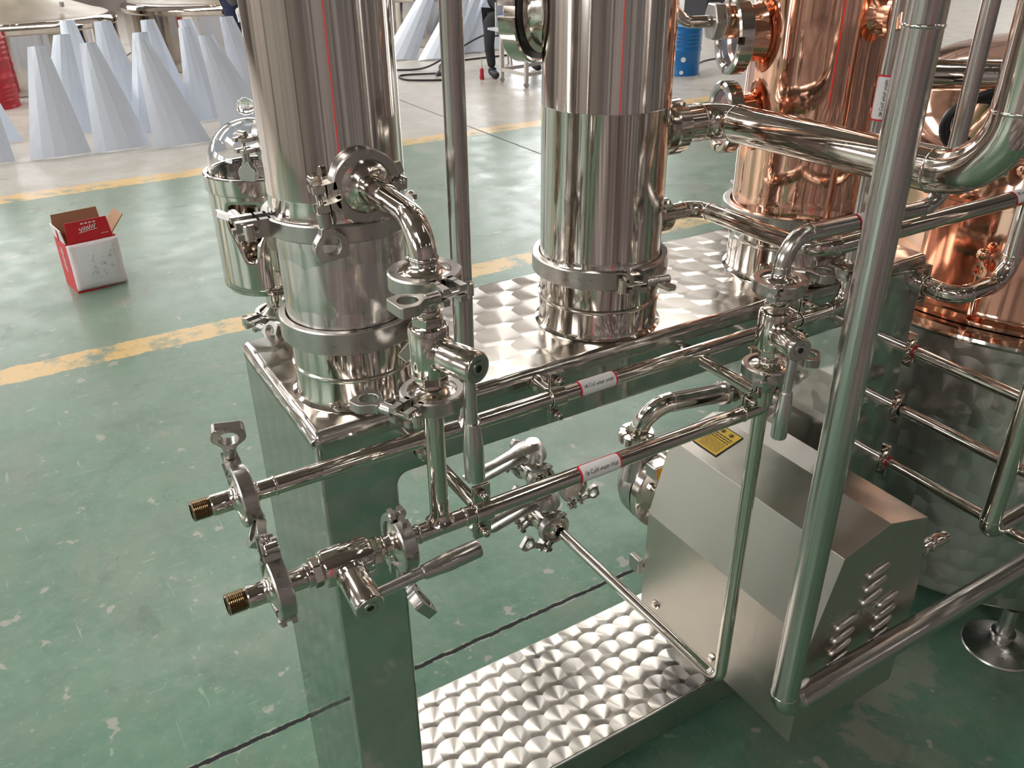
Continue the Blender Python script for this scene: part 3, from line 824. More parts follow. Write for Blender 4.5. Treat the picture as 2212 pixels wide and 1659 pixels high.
# ---- cold water inlet line (front, low)
YI, ZI = -.150, .894
RP = .0105
XR1, XV, XC5, XC6 = .0875, -.026, -.0985, .0375
def threaded(parent, tip, d, r0=.0118):
    F = frame(tip, d)
    pr = [(.0085, .0), (r0 - .0012, .0)]
    for i in range(9): pr += [(r0 - .0012, .0012 + i * .0019), (r0, .0012 + i * .0019 + .00095)]
    pr += [(r0 - .0014, .0188), (r0 - .0014, .0205)]
    build('male_thread', MB().lathe(pr, F, 32).lathe([(.0085, .001), (.0085, .03), (0, .03)], F, 24), M['brass'], parent, smooth=20, label='tarnished pipe thread')
    build('tube_wall', MB().lathe([(r0 - .001, .0203), (r0, .0215), (r0, .040), (r0 - .0004, .0415), (r0 - .0004, .0445), (r0, .046), (r0 + .0002, .0535)], F, 32), M['tube'], parent)
n1 = thing('hose_nipple', 'threaded nipple on the lower front cold water line', 'pipe fitting', loc=(-.1515, YI, ZI))
threaded(n1, (-.1515, YI, ZI), (1, 0, 0)); ferrule(n1, (XC5 - .0002, YI, ZI), (-1, 0, 0), .0117)
tri_clamp('small clamp behind the threaded nipple of the lower front water line', (XC5, YI, ZI), (1, 0, 0), (0, .35, .94), sy=-1, roll=.5)
ball_valve('ball valve lying in the lower front water line with lever pointing right', (XV, YI, ZI), (1, 0, 0), (.03, -.97, -.20), (1, .02, .04), XV - XC5, XC6 - XV)
tri_clamp('small clamp between lying ball valve and riser pipe', (XC6, YI, ZI), (1, 0, 0), (0, .12, -.99), sy=-1, roll=.6, k=1.1)
ZB = .357; XD = .583
inl = thing('pipe', 'long lower front water pipe with a white cold water inlet label', 'pipe', loc=(XC6, YI, ZI))
ferrule(inl, (XC6 + .0002, YI, ZI), (1, 0, 0), RP)
build('tube_wall', MB().tube([(XC6 + .012, YI, ZI), (XD, YI, ZI)], RP, 28), M['tube'], inl)
ferrule(inl, (XR1, YI, 1.0622 - .0004), (0, 0, -1), RP)
build('riser', MB().tube([(XR1, YI, ZI), (XR1, YI, 1.051)], RP, 28).lathe([(RP + .006, RP * .9), (RP + .0015, RP + .004), (RP, RP + .009)], frame((XR1, YI, ZI), (0, 0, 1)), 28), M['tube'], inl)
for x in (XR1 - .028, XR1 + .030, XD - .035): bead(inl, (x, YI, ZI), (1, 0, 0), RP)
dp = bend([(XD, YI, .925), (XD, YI, ZB), (.578, .31, ZB)], .026, 8)
ferrule(inl, (XD, YI, .9538), (0, 0, -1), RP)
build('down_pipe', MB().tube(dp, RP, 28).lathe([(.0225, .9515), (.0225, .944), (.0195, .936), (.0125, .919), (RP, .915)], Matrix.Translation((XD, YI, 0)), 28), M['tube'], inl)
pipe_sticker(inl, 'white sticker with red border reading 1# Cold water inlet', (.304, YI, ZI), (1, 0, 0), (-.1, -.88, .47), RP, .062, .030, '1# Cold water Inlet')
hanger('pipe clip on the lower front water pipe behind the hanging valve lever', (.140, YI, ZI), (1, 0, 0), (0, .150, 0), RP)
hanger('pipe clip on the top of the far down pipe below the second hanging valve', (XD, YI, .912), (0, 0, 1), (0, .150, 0), RP + .0005)
# ---- first hanging ball valve
ZC3, ZV1, ZC2 = 1.0622, 1.1160, 1.1920
tri_clamp('small clamp under the left upright ball valve', (XR1, YI, ZC3), (0, 0, 1), (math.cos(-2.70), math.sin(-2.70), 0), sy=-1, ro=.0335)
ball_valve('left upright ball valve with lever hanging straight down', (XR1, YI, ZV1), (0, 0, 1), (math.cos(-1.256), math.sin(-1.256), 0), (.02, 0, -1), ZV1 - ZC3, ZC2 - ZV1)
tri_clamp('small clamp on top of the left upright ball valve', (XR1, YI, ZC2), (0, 0, 1), (math.cos(-1.50), math.sin(-1.50), 0), sy=-1, ro=.0358)
el = thing('pipe', 'thick steel elbow from left column outlet down to the ball valve', 'pipe', loc=(XR1, YI, ZC2))
ferrule(el, (XR1, YI, ZC2 + .0004), (0, 0, 1), .0132)
ep = bend([(XR1, YI, ZC2 + .012), (XR1, YI, 1.2445), (.0978, .0, 1.2415)], .062, 14)
build('tube_wall', MB().tube(ep, .0134, 36), M['tube'], el)
ferrule(el, (.098, .012, 1.241), (0, -1, 0), .0132, R=.0302, h=.015)
bead(el, (.0955, -.052, 1.2425), (.01, -.16, 0), .0134); bead(el, (XR1, YI, 1.212), (0, 0, 1), .0134)
tri_clamp('small clamp joining the thick elbow to the left column', (.098, .0123, 1.241), (0, -1, 0), (-1, 0, -.12), sy=1, ro=.0395, ri=.0292, k=1.15)
tri_clamp('small clamp on the back of the left column in front of the glass dome', V((.098, .102, 1.262)) + bd * .0957, bd, (-.94, -.35, 0), sy=-1, ro=.0345, roll=1.2, k=.7, hole=False, L=.024)
# ---- second hanging ball valve
ZC8, ZV2, ZC7 = .9540, 1.0130, 1.0760
tri_clamp('small clamp under the right upright ball valve', (XD, YI, ZC8), (0, 0, 1), (math.cos(.75), math.sin(.75), 0), sy=-1, ro=.0335, k=1.15)
ball_valve('right upright ball valve beside the brown-grey pump with lever hanging down', (XD, YI, ZV2), (0, 0, 1), (math.cos(-1.85), math.sin(-1.85), 0), (-.02, 0, -1), ZV2 - ZC8, ZC7 - ZV2)
tri_clamp('small clamp on top of the right upright ball valve', (XD, YI, ZC7), (0, 0, 1), (math.cos(.75), math.sin(.75), 0), sy=-1, ro=.0352, k=1.15)
e2 = pipe('pipe', 'steel pipe bending from right upright valve to the right and up', [(XD, YI, ZC7 + .012), (XD, YI, 1.1385), (.895, YI, 1.1285), (.895, YI, 1.95)], .0112, M['brushtube'], rb=[.038, .045])
ferrule(e2, (XD, YI, ZC7 + .0004), (0, 0, 1), .0112)
pipe_sticker(e2, 'white sticker with red border half hidden by the thick upright pipe', (.738, YI, 1.1338), (1, 0, -.03), (-.1, -.85, .5), .0112, .062, .030, '2# Cold water Inlet')
# ---- cold water outlet line (behind, higher)
YO, ZO = -.045, .942
n2 = thing('hose_nipple', 'threaded nipple on the upper front cold water line', 'pipe fitting', loc=(-.1525, YO, ZO))
threaded(n2, (-.1525, YO, ZO), (1, 0, 0)); ferrule(n2, (-.0962, YO, ZO), (-1, 0, 0), .0117)
tri_clamp('small clamp behind the threaded nipple of the upper front water line', (-.096, YO, ZO), (1, 0, 0), (0, .93, .37), sy=1, roll=1.35, k=1.1)
ou = thing('pipe', 'long upper front water pipe with a white cold water outlet label', 'pipe', loc=(-.096, YO, ZO))
ferrule(ou, (-.0958, YO, ZO), (1, 0, 0), RP)
op = bend([(-.084, YO, ZO), (.862, YO, ZO), (.862, YO, .990)], .032, 8)
build('tube_wall', MB().tube(op, RP, 28), M['tube'], ou)
ferrule(ou, (.862, YO, 1.0046), (0, 0, -1), RP)
bead(ou, (.828, YO, ZO), (1, 0, 0), RP); bead(ou, (-.062, YO, ZO), (1, 0, 0), RP)
pipe_sticker(ou, 'white sticker with red border reading 1# Cold water outlet', (.375, YO, ZO), (1, 0, 0), (-.1, -.80, .6), RP, .060, .030, '1# Cold water outlet')
hanger('pipe clip on the upper front water pipe left of its label', (.312, YO, ZO), (1, 0, 0), (0, .045, 0), RP)
hanger('pipe clip on the upper front water pipe behind the right upright valve', (.770, YO, ZO), (1, 0, 0), (0, .045, 0), RP)
tri_clamp('small clamp at the raised end of the upper water pipe behind the thick upright', (.862, YO, 1.005), (0, 0, 1), (.8, .6, 0), sy=1, ro=.0345)
vp = thing('pipe', 'upright steel pipe with a label behind the thick upright pipe', 'pipe', loc=(.862, YO, 1.005))
ferrule(vp, (.862, YO, 1.0054), (0, 0, 1), .0125)
build('tube_wall', MB().tube([(.862, YO, 1.017), (.862, YO, 1.95)], .0125, 32), M['brushtube'], vp)
pipe_sticker(vp, 'white sticker with red border reading 2# Cold water outlet', (.862, YO, 1.262), (0, 0, 1), (-.80, -.60, 0), .0125, .062, .032, '2# Cold water outlet')
# ---- pipes from the middle column
bp = pipe('pipe', 'thick steel pipe from upper union of middle column bending up at right', [(.606, .101, 1.226), (.690, .101, 1.226), (.690, -.334, 1.232), (.690, -.334, 1.95)], .0262, rb=[.040, .078], n=40)
sm = pipe('pipe', 'steel pipe from lower union of middle column crossing to the right', [(.600, .101, 1.098), (.665, .101, 1.098), (.665, -.131, 1.098), (1.36, -.131, 1.0945)], .0128, rb=[.030, .040], n=32)
pipe_sticker(sm, 'red-bordered sticker at the right end of the crossing pipe', (1.128, -.131, 1.0955), (1, 0, -.005), (-.1, -.55, .83), .0128, .062, .034, '2# Cold water outlet')
# ---- thick front pipe
vb = pipe('pipe', 'thickest upright front pipe turning right along the floor before the pump', [(.606, -.262, 1.95), (.606, -.262, .388), (1.44, -.262, .387)], .0208, M['brushtube2'] if 'brushtube2' in M else M['brushtube'], rb=.036, n=40)
bead(vb, (.606, -.262, 1.392), (0, 0, 1), .0208)
# ------------------------------------------------------------------ pump under the steel cover
PY0, PY1 = -.2275, .181
pu = thing('pump', 'pump with round front casing under a sand-coloured steel cover with louvres', 'pump', loc=(.833, .0, .12))
prof = [(.6934, .2164), (.6943, .4503), (.736, .6095), (.8373, .6365), (.9387, .6085), (.9671, .439), (.9615, .2164)]
cv = MB()
n = len(prof)
for y in (PY0, PY1): cv.v += [V((p[0], y, p[1])) for p in prof]
for i in range(n - 1):
    cv.f.append([i, i + 1, n + i + 1, n + i])
cv.f.append(list(range(n))); cv.f.append([n + i for i in range(n)][::-1])
cv.uv = [None] * len(cv.f)
cover = build('cover', cv, M['cover'], pu, smooth=0, thick=.0022, bevel=.0022, segs=3)
def louvre(x, z, w=.055):
    F = Matrix(((1, 0, 0, x), (0, 0, -1, PY0 - .0008), (.19, 1, 0, z), (0, 0, 0, 1)))
    vs = []; fs = []; a_, b_ = 16, 6
    for i in range(a_ + 1):
        t = -1 + 2 * i / a_; hw = (1 - abs(t) ** 3.2) ** .5
        for k in range(b_ + 1):
            q = PI / 2 * k / b_
            vs.append((t * w / 2, .0085 * math.cos(q) * hw - .003, .0085 * math.sin(q) * hw))
    for i in range(a_):
        for k in range(b_):
            fs.append((i * (b_ + 1) + k, (i + 1) * (b_ + 1) + k, (i + 1) * (b_ + 1) + k + 1, i * (b_ + 1) + k + 1))
    m_ = MB().add(vs, fs, F)
    l = build('louvre', m_, M['cover'], cover, smooth=60, thick=.001)
for x, z, k in ((.832, .546, 3), (.777, .460, 6), (.882, .460, 6)):
    for i in range(k): louvre(x - .0005 * i, z - .0282 * i)
def bolt(parent, P, d, r=.008):
    F = frame(P, d)
    hx = [(r * .8 * math.cos(PI / 3 * i), r * .8 * math.sin(PI / 3 * i)) for i in range(6)]
    return build('bolt', MB().lathe([(0, 0), (r * 1.25, 0), (r * 1.25, .0015), (0, .0015)], F, 24).prism(hx, .0015, .0075, F).lathe([(r * .5, .0074), (r * .5, .004), (0, .004)], F, 16), M['mirror'], parent, smooth=30, bevel=.0005)
bolt(cover, (.6922, .135, .246), (-1, 0, 0)); bolt(cover, (.6922, -.033, .245), (-1, 0, 0))
# warning label on the roof of the cover
rn = V((-.027, 0, .1013)).normalized()
def roof(x, y, l): return V((x, y, .6095 + (x - .736) * .027 / .1013)) + rn * (.0017 + l)
def rpatch(x0, x1, y0, y1, l):
    m_ = MB(); m_.v = [roof(x0, y0, l), roof(x1, y0, l), roof(x1, y1, l), roof(x0, y1, l)]; m_.f = [[0, 1, 2, 3]]; m_.uv = [None]; return m_
st = build('warning_label', rpatch(.757, .824, .084, .148, .0002), M['ink'], cover, label='yellow warning label with black print')
build('label_face', rpatch(.7592, .8218, .0862, .1458, .0005), M['yellow'], st)
tx = MB()
rd = random.Random(5)
def bar(x0, x1, y0, y1):
    q = rpatch(x0, x1, y0, y1, .0008); tx.add(q.v, q.f)
# printing is read from the right-hand side: lines run along y
for i, (w_, h_) in enumerate(((.012, .005), (.012, .005))):
    y = .098 + i * .021
    for a in range(3): bar(.810 + a * .0022, .8112 + a * .0022, y, y + .011)
    bar(.808, .8175, y + .004, y + .0062)
x = .804
for i in range(12):
    y = .091; big = i < 3
    while y < .138:
        l = rd.uniform(.002, .006) * (1.5 if big else 1)
        bar(x - (.0022 if big else .0011), x, y, min(y + l, .141)); y += l + .0012
    x -= .0052 if big else .0030
    if x < .763: break
build('print', tx, M['ink'], st, smooth=0)
# casing, flange, ports
PXc, PZc = .826, .402
PA = frame((PXc, PY1, PZc), (0, 1, 0), (1, 0, 0))
hd = MB().lathe([(0, .0), (.060, .0), (.060, .07), (.0905, .085), (.0930, .088), (.0930, .106), (.0890, .109), (.0890, .112)], PA, 64)
build('adapter_flange', hd, M['cast2'], pu, smooth=30)
build('casing', MB().lathe([(.0905, .1125), (.0925, .116), (.0900, .150), (.080, .168), (.050, .178), (.030, .180), (0, .18)], PA, 64), M['satin'], pu, smooth=40)
for i in range(6):
    a = PI / 3 * i + .5
    build('stud', MB().cyl(.006, .060, .088, frame((PXc + .075 * math.cos(a), PY1, PZc + .075 * math.sin(a)), (0, 1, 0)), 12).cyl(.009, .070, .080, frame((PXc + .075 * math.cos(a), PY1, PZc + .075 * math.sin(a)), (0, 1, 0)), 6), M['mirror'], pu)
build('casing_tab', MB().box((.770, PY1 + .07, .487), (.04, .03, .03)), M['satin'], pu, bevel=.003)
build('caution_tab', rbox(.757, .783, PY1 + .0535, PY1 + .0549, .474, .500), M['orange'], pu, label='small orange sticker')
build('discharge_neck', MB().lathe([(.030, .435), (.026, .46), (.0225, .475), (.0225, .524), (.030, .526), (.030, .534), (.020, .534)], Matrix.Translation((.762, .315, 0)), 36), M['satin'], pu)
build('mount_foot', rbox(.74, .92, .02, .15, .1205, .22), M['satin'], pu, bevel=.003)
build('motor', MB().cyl(.085, -.40, .0, frame((.826, PY1, .36), (0, 1, 0)), 40, .01), M['greymetal'], pu)
build('seat_block', rbox(.680, .693, .1835, .215, .295, .330), M['satin'], pu, bevel=.002)
dis = pipe('pipe', 'thick steel pipe rising from the pump and turning right below the bench', [(.762, .315, .540), (.770, .290, .618), (.9785, .285, .590)], .0205, rb=.052, n=36)
union_nut(dis, (.762, .315, .526), (0, 0, 1), .0375, .023, .0215)
build('end_collar', MB().cyl(.027, .20, .215, frame((.760, .285, .618), (1, 0, -.13)), 32, .002), M['cast2'], dis)
bb = MB().lathe([(.0085, 0), (.0105, 0), (.0105, .016), (.0125, .017), (.0112, .024), (.0128, .025), (.0114, .034), (.0122, .035), (.0108, .046), (.0075, .046), (.0075, .004)], frame((.953, -.205, .506), (1, 0, -.04)) @ Matrix.Diagonal((1.1, 1.1, 2.2, 1)), 32)
build('hose_barb', bb, M['mirror'], pu)
build('cover_screw', MB().sphere((.9600, PY0 + .02, .50), .004), M['mirror'], cover)

# ------------------------------------------------------------------ butterfly valves low behind the tray
def butterfly(label, c, ax, lever, k=1.0):
    Mx = frame(c, ax, (0, 0, 1))       # local z flow, x up
    t = thing('butterfly_valve', label, 'valve', Mx)
    b = MB().lathe([(.012, -.034), (.0265, -.0335), (.0265, -.030), (.016, -.022), (.024, -.017), (.027, -.013), (.027, .013), (.024, .017), (.016, .022), (.0265, .030), (.0265, .0335), (.012, .034)], n=36)
    b.lathe([(.011, .020), (.011, .040), (.015, .041), (.015, .046), (0, .046)], frame((0, 0, 0), (1, 0, 0)), 24)
    build('valve_body', b, M['cast2'], t, world=False)
    for s in (1, -1):
        build('flange_bolt', MB().cyl(.003, -.02, .02, frame((.018, s * .024, 0), (0, 0, 1)), 12).cyl(.0055, .014, .019, frame((.018, s * .024, 0), (0, 0, 1)), 6).cyl(.0055, -.019, -.014, frame((.018, s * .024, 0), (0, 0, 1)), 6), M['mirror'], t, world=False)
    build('lever_hub', MB().lathe([(0, .086), (.015, .086), (.021, .081), (.0325, .052), (.0325, .044), (.024, .038), (0, .038)], frame((0, 0, 0), (1, 0, 0)), 36), M['satin'], t, world=False)
    l = Mx.to_3x3().inverted() @ V(lever).normalized()
    A = frame((0, 0, 0), l, (1, 0, 0))      # z along lever, x up
    for nm, pts in (('lever', [(.0, .074, .026, .011), (.03, .074, .025, .009), (.06, .070, .016, .006), (.10, .064, .0125, .005), (.16, .058, .014, .005), (.185, .056, .008, .004)]),
                    ('latch', [(.015, .052, .022, .010), (.035, .052, .018, .008), (.07, .044, .012, .005), (.13, .034, .011, .004), (.145, .032, .006, .003)])):
        vs = []; fs = []; m = 12
        for zz, up, hw, ht in pts:
            vs += [(up + ht * math.sin(2 * PI * i / m), hw * math.cos(2 * PI * i / m), zz) for i in range(m)]
        for i in range(len(pts) - 1):
            for q in range(m):
                fs.append((i * m + q, i * m + (q + 1) % m, (i + 1) * m + (q + 1) % m, (i + 1) * m + q))
        fs.append(tuple(range(m))); fs.append(tuple((len(pts) - 1) * m + q for q in range(m)))
        build(nm, MB().add(vs, fs, A), M['satin'], t, world=False, smooth=50)
    return t
ZP = .357
butterfly('nearer butterfly valve at the end of the low pipe beside the pump', (.573, .372, ZP), (0, 1, 0), (-1, -.05, .0))
tri_clamp('small clamp on the near side of the nearer butterfly valve', (.573, .3378, ZP), (0, 1, 0), (-.55, 0, -.83), sy=1, ro=.0345)
tri_clamp('small clamp on the far side of the nearer butterfly valve', (.573, .4062, ZP), (0, 1, 0), (-.9, 0, -.43), sy=1, ro=.0345)
ferrule(inl, (.5775, .3375, ZP), (0, -1, 0), RP)
lf = pipe('pipe', 'short steel pipe joining the two butterfly valves', [(.573, .4064, ZP), (.573, .455, ZP), (.646, .455, ZP), (.646, .501, ZP)], .0105, rb=.02)
ferrule(lf, (.573, .4066, ZP), (0, 1, 0), RP)
butterfly('farther butterfly valve seen through the gap under the bench', (.646, .536, ZP), (0, 1, 0), (-1, -.05, .0))
tri_clamp('small clamp on the near side of the farther butterfly valve', (.646, .5018, ZP), (0, 1, 0), (-.55, 0, -.83), sy=1)
tri_clamp('small clamp on the far side of the farther butterfly valve', (.646, .5702, ZP), (0, 1, 0), (-.9, 0, .43), sy=1)
build('hose_end', MB().lathe([(.0268, 0), (.0268, .004), (.015, .012), (.012, .016), (.012, .05), (.010, .05)], frame((.646, .5704, ZP), (0, 1, 0)), 30), M['white'], lf, label='white plastic hose end')
dn = thing('drain_branch', 'short capped drain branch hanging just behind the inlet pipe label', 'pipe', loc=(.690, .440, ZP))
build('tube_wall', MB().tube([(.690, .475, ZP), (.690, .450, ZP)], .0105, 24), M['tube'], dn); ferrule(dn, (.690, .4365, ZP), (0, 1, 0), .0105)
build('end_cap', MB().cyl(.0268, 0, .005, frame((.690, .4362, ZP), (0, -1, 0)), 36, .001), M['cast2'], dn)
tri_clamp('small clamp on the capped drain branch', (.690, .4363, ZP), (0, 1, 0), (.25, 0, -.97), sy=-1)

# ------------------------------------------------------------------ spirit safe behind the left column
sx, sy_ = .076, .372
ss = thing('spirit_safe', 'glass-domed steel spirit safe with cut-out windows behind the left column', 'spirit safe', loc=(sx, sy_, .93))
TS = Matrix.Translation((sx, sy_, 0))
R0 = .0665
cup = MB(); z0, z1 = 1.020, 1.183; zc = 1.112
hw = PI * R0 / 4                      # half the width of one quarter of the wall
hole = [(.029 * s, z) for s, z in ()]
top, bot = 1.150, 1.068
half = [(.0, top), (.016, top), (.023, top - .004), (.0275, top - .012), (.0285, top - .024), (.026, top - .036), (.019, top - .048), (.0115, top - .058), (.0095, bot + .012), (.0085, bot + .005), (.004, bot), (.0, bot)]
hole = half + [(-p[0], p[1]) for p in half[-2:0:-1]]
rect = [(-hw, z0), (hw, z0), (hw, z1), (-hw, z1)]
NA, NR = 96, 7
A = sorted([2 * PI * i / NA for i in range(NA)] + [math.atan2(z - zc, x) % (2 * PI) for x, z in rect])
for q in range(4):
    uc = .125 * 2 * PI * R0 + q * PI * R0 / 2 + .012
    ids = []
    for a in A:
        d = (math.cos(a), math.sin(a)); h = poly_at(hole, (0, zc), a); e = poly_at(rect, (0, zc), a); row = []
        for k in range(NR + 1):
            t_ = h + (e - h) * k / NR; x = d[0] * t_ + uc; z = zc + d[1] * t_
            row.append(len(cup.v)); cup.v.append(TS @ V((R0 * math.cos(x / R0), R0 * math.sin(x / R0), z)))
        ids.append(row)
    for i in range(len(A)):
        j = (i + 1) % len(A)
        for k in range(NR):
            cup.f.append([ids[i][k], ids[j][k], ids[j][k + 1], ids[i][k + 1]]); cup.uv.append(None)
build('cup_lip', MB().lathe([(R0 - .0008, 1.158), (R0 + .004, 1.161), (R0 + .0045, 1.166), (R0 + .0045, 1.182), (R0 + .003, 1.184), (R0 - .0008, 1.184)], TS, 72), M['mirror'], ss)
o = build('cup', cup, M['mirror'], ss, thick=.0018)
build('cup_floor', MB().lathe([(.014, 1.006), (.050, 1.008), (.062, 1.013), (R0, 1.0215), (.060, 1.0185), (.014, 1.012)], TS, 64, closed=True), M['mirror'], ss)
dome = [(.0625, 1.165)] + [(.0625 * math.cos(PI / 2 * i / 12), 1.192 + .060 * math.sin(PI / 2 * i / 12)) for i in range(12)] + [(0, 1.252)]
inn = [(0, 1.2502)] + [(.0607 * math.cos(PI / 2 * i / 12), 1.192 + .0582 * math.sin(PI / 2 * i / 12)) for i in range(11, -1, -1)] + [(.0607, 1.165)]
build('glass_dome', MB().lathe(dome + inn, TS, 64, closed=True), M['glass'], ss, smooth=60)
build('knob', MB().sphere((sx, sy_, 1.2665), .0125, 24, 14), M['glass'], ss, label='round glass knob')
build('overflow_tube', MB().lathe([(.018, 1.094), (.0205, 1.094), (.0205, 1.078), (.012, 1.066), (.012, 1.010), (.0105, 1.010), (.0105, 1.066), (.018, 1.078)], TS, 36, closed=True), M['mirror'], ss)
build('stem', MB().lathe([(.0135, 1.0065), (.0135, .972), (.0268, .961), (.0268, .9585), (.010, .9585)], TS, 32), M['tube'], ss)
tri_clamp('small clamp on the stem under the glass-domed spirit safe', (sx, sy_, .9583), (0, 0, 1), (-.93, -.36, 0), sy=1, ro=.0335, roll=1.2)
sd = pipe('pipe', 'steel pipe carrying the spirit safe behind the bench', [(sx, sy_, .945), (sx, sy_, .905), (sx, .306, .905)], .0125, rb=.02)
ferrule(sd, (sx, sy_, .9581), (0, 0, -1), .0125)

# ------------------------------------------------------------------ rods and pipes at the right leg
for i, (z, lb) in enumerate(((.759, 'top steel rod of three leaving the right leg towards the camera'), (.632, 'middle steel rod of three leaving the right leg towards the camera'), (.507, 'lowest steel rod of three leaving the right leg towards the camera'))):
    t = thing('steel_rod', lb, 'rod', loc=(1.163, .06, z), group='rods beside the right leg')
    build('tube_wall', MB().tube([(1.163, .10, z), (1.163, -.62, z)], .0105, 24), M['tube'], t)
    hanger(('pipe clip on the top rod at the right leg', 'pipe clip on the middle rod at the right leg', 'pipe clip on the lowest rod at the right leg')[i], (1.163, .012, z), (0, 1, 0), (-.028, 0, 0), .0105, flange=.024)
    build('rubber_lining', MB().lathe([(.0112, -.014), (.0135, -.014), (.0135, -.0115), (.0112, -.0115)], frame((1.163, .012, z), (0, 1, 0)), 24, closed=True), M['red'] if i != 1 else M['black'], t, label='rubber lining at the clip')
er = pipe('pipe', 'steel pipe turning up beside the copper kettle from the right leg', [(1.166, .14, .888), (1.166, -.05, .888), (1.312, -.05, .888), (1.312, -.05, 1.30)], .0165, rb=[.03, .05], n=32)
hanger('pipe clip on the bent pipe high at the right leg', (1.166, .020, .888), (0, 1, 0), (-.031, 0, 0), .0168, flange=.024)
up = pipe('pipe', 'U-shaped steel pipe crossing in front of the three rods', [(1.10, -.25, 1.30), (1.10, -.25, .523), (1.45, -.25, .523)], .0168, M['tube'], rb=.030, n=32)

# ------------------------------------------------------------------ kettle
kx, ky = 1.80, .15
kt = thing('kettle', 'wide swirl-pattern steel kettle with a copper dome standing at the right edge', 'kettle', loc=(kx, ky, 0))
TK = Matrix.Translation((kx, ky, 0))
build('jacket', MB().lathe([(0, .118), (.46, .118), (.49, .121), (.505, .13), (.508, .14), (.508, .742)], TK, 128), M['swirl_pot'], kt)
build('rim', MB().lathe([(.5085, .742), (.517, .744), (.519, .750), (.517, .756), (.470, .760), (.452, .758), (.452, .742)], TK, 128, closed=True), M['mirror'], kt)
cp = [(.470, .7615), (.470, .770), (.452, .775), (.447, .785), (.447, .990), (.462, .995), (.462, 1.004), (.447, 1.009)]
cp += [(.14 + .30 * math.cos(PI / 2 * i / 10), 1.03 + .22 * math.sin(PI / 2 * i / 10)) for i in range(10)] + [(.135, 1.26), (.12, 1.30), (.115, 1.95)]
build('copper_dome', MB().lathe(cp, TK, 128), M['copper'], kt, label='copper dome')
for a, z in ((3.42, .90), (3.95, .93)):
    d = V((math.cos(a), math.sin(a), 0)); P = V((kx, ky, z)) + d * .447
    w = MB().cyl(.012, 0, .018, frame(P, d), 20, .002)
    w.tube([P + d * .016, P + d * .03, P + d * .03 + V((.004, 0, -.05)), P + d * .012 + V((.004, 0, -.12))], .007, 12)
    w.sphere(P + d * .03 + V((-.003, 0, .012)), .012, 16, 10)
    w.add(wing_mesh(.9, frame(P + d * .034, d)).v, wing_mesh(.9, frame(P, d)).f)
    build('hold_down', w, M['copperd'], kt, label='copper hold-down screw')
for a in (3.72, 3.80):
    d = V((math.cos(a), math.sin(a), 0)); P = V((kx, ky, .80)) + d * .462
    build('rod', MB().tube([P, P + V((0, 0, .22)) + d * .004], .0065, 14), M['copperd'], kt, label='thin copper rod')
a = 3.86; d = V((math.cos(a), math.sin(a), 0)); P = V((kx, ky, .92)) + d * .447
build('dome_cock', MB().cyl(.016, 0, .03, frame(P, d), 20, .002).sphere(P + d * .035, .018, 18, 12).cyl(.012, .03, .06, frame(P, d), 20, .002), M['brass'], kt, label='brass cock')
for a in (3.93, 5.50, .787, 2.36):
    c = V((kx, ky, 0)) + V((math.cos(a), math.sin(a), 0)) * .482
    build('foot', MB().lathe([(0, .0), (.076, .0), (.080, .002), (.078, .006), (.040, .012), (.032, .018), (.020, .020), (.020, .036), (.026, .038), (.026, .046), (.018, .048), (.018, .1185), (0, .1185)], Matrix.Translation(c), 48), M['satin'], kt)
# swan-neck parts above the kettle, top right
nk = thing('vapour_pipe', 'wide steel vapour pipe with a flared flange high behind the upright pipes', 'pipe', loc=(1.55, .25, 1.43))
build('tube_wall', MB().tube([(1.20, .30, 1.44), (1.69, .175, 1.44)], .055, 40), M['tube'], nk)
build('flare', MB().lathe([(.055, .0), (.09, .035), (.092, .042), (.06, .046)], frame((1.50, .225, 1.44), (1, -.255, 0)), 48), M['cast2'], nk)
build('flange_ring', MB().lathe([(.056, 0), (.092, 0), (.092, .014), (.080, .018), (.080, .030), (.068, .034), (.056, .034)], frame((1.66, .183, 1.44), (1, -.255, 0)), 48, closed=True), M['cast2'], nk)
mw_ = thing('manway', 'round manway with a thick black gasket on the kettle dome', 'hatch', loc=(1.64, -.03, 1.27))
MF = frame((1.64, -.03, 1.27), (-.75, -.45, .45))
build('ring', MB().lathe([(.060, 0), (.078, 0), (.078, .05), (.060, .05)], MF, 48, closed=True), M['cast2'], mw_)
build('gasket', MB().lathe([(.056, .051), (.082, .051), (.086, .060), (.082, .069), (.056, .069)], MF, 48, closed=True), M['black'], mw_)
build('lid', MB().lathe([(0, .070), (.070, .070), (.070, .076), (.03, .086), (0, .088)], MF, 48), M['glass'], mw_)
hz = pipe('pipe', 'level steel pipe behind the upright pipes at the top right', [(1.00, .34, 1.235), (1.42, .107, 1.219)], .028, n=36, beads=False)
cb = thing('cable_coil', 'coil of black cable tied with white ties behind the upright pipes', 'cable', loc=(1.27, .06, 1.16))
ct = MB()
for i in range(4):
    c = V((1.27 + .008 * i, .06 - .006 * i, 1.155 + .004 * i)); r = .055 + .004 * (i % 2)
    ct.tube([c + V((r * math.cos(q) * .86, -r * math.cos(q) * .5, r * .8 * math.sin(q))) for q in [2 * PI * k / 28 for k in range(28)]] + [c + V((r * .86, -r * .5, 0))], .0062, 10)
build('cable', ct, M['black'], cb)
for q in (.7, .95):
    c = V((1.285, .05, 1.16)) + V((.057 * math.cos(q) * .86, -.057 * math.cos(q) * .5, .046 * math.sin(q)))
    build('cable_tie', MB().lathe([(.016, -.003), (.018, -.003), (.018, .003), (.016, .003)], frame(c, (-math.sin(q), .5 * math.sin(q), math.cos(q))), 20, closed=True), M['tie'], cb)
dv = thing('cross_pipe', 'clamped steel pipe joint below the thick bent pipe at the right', 'pipe', loc=(1.15, -.02, 1.09))
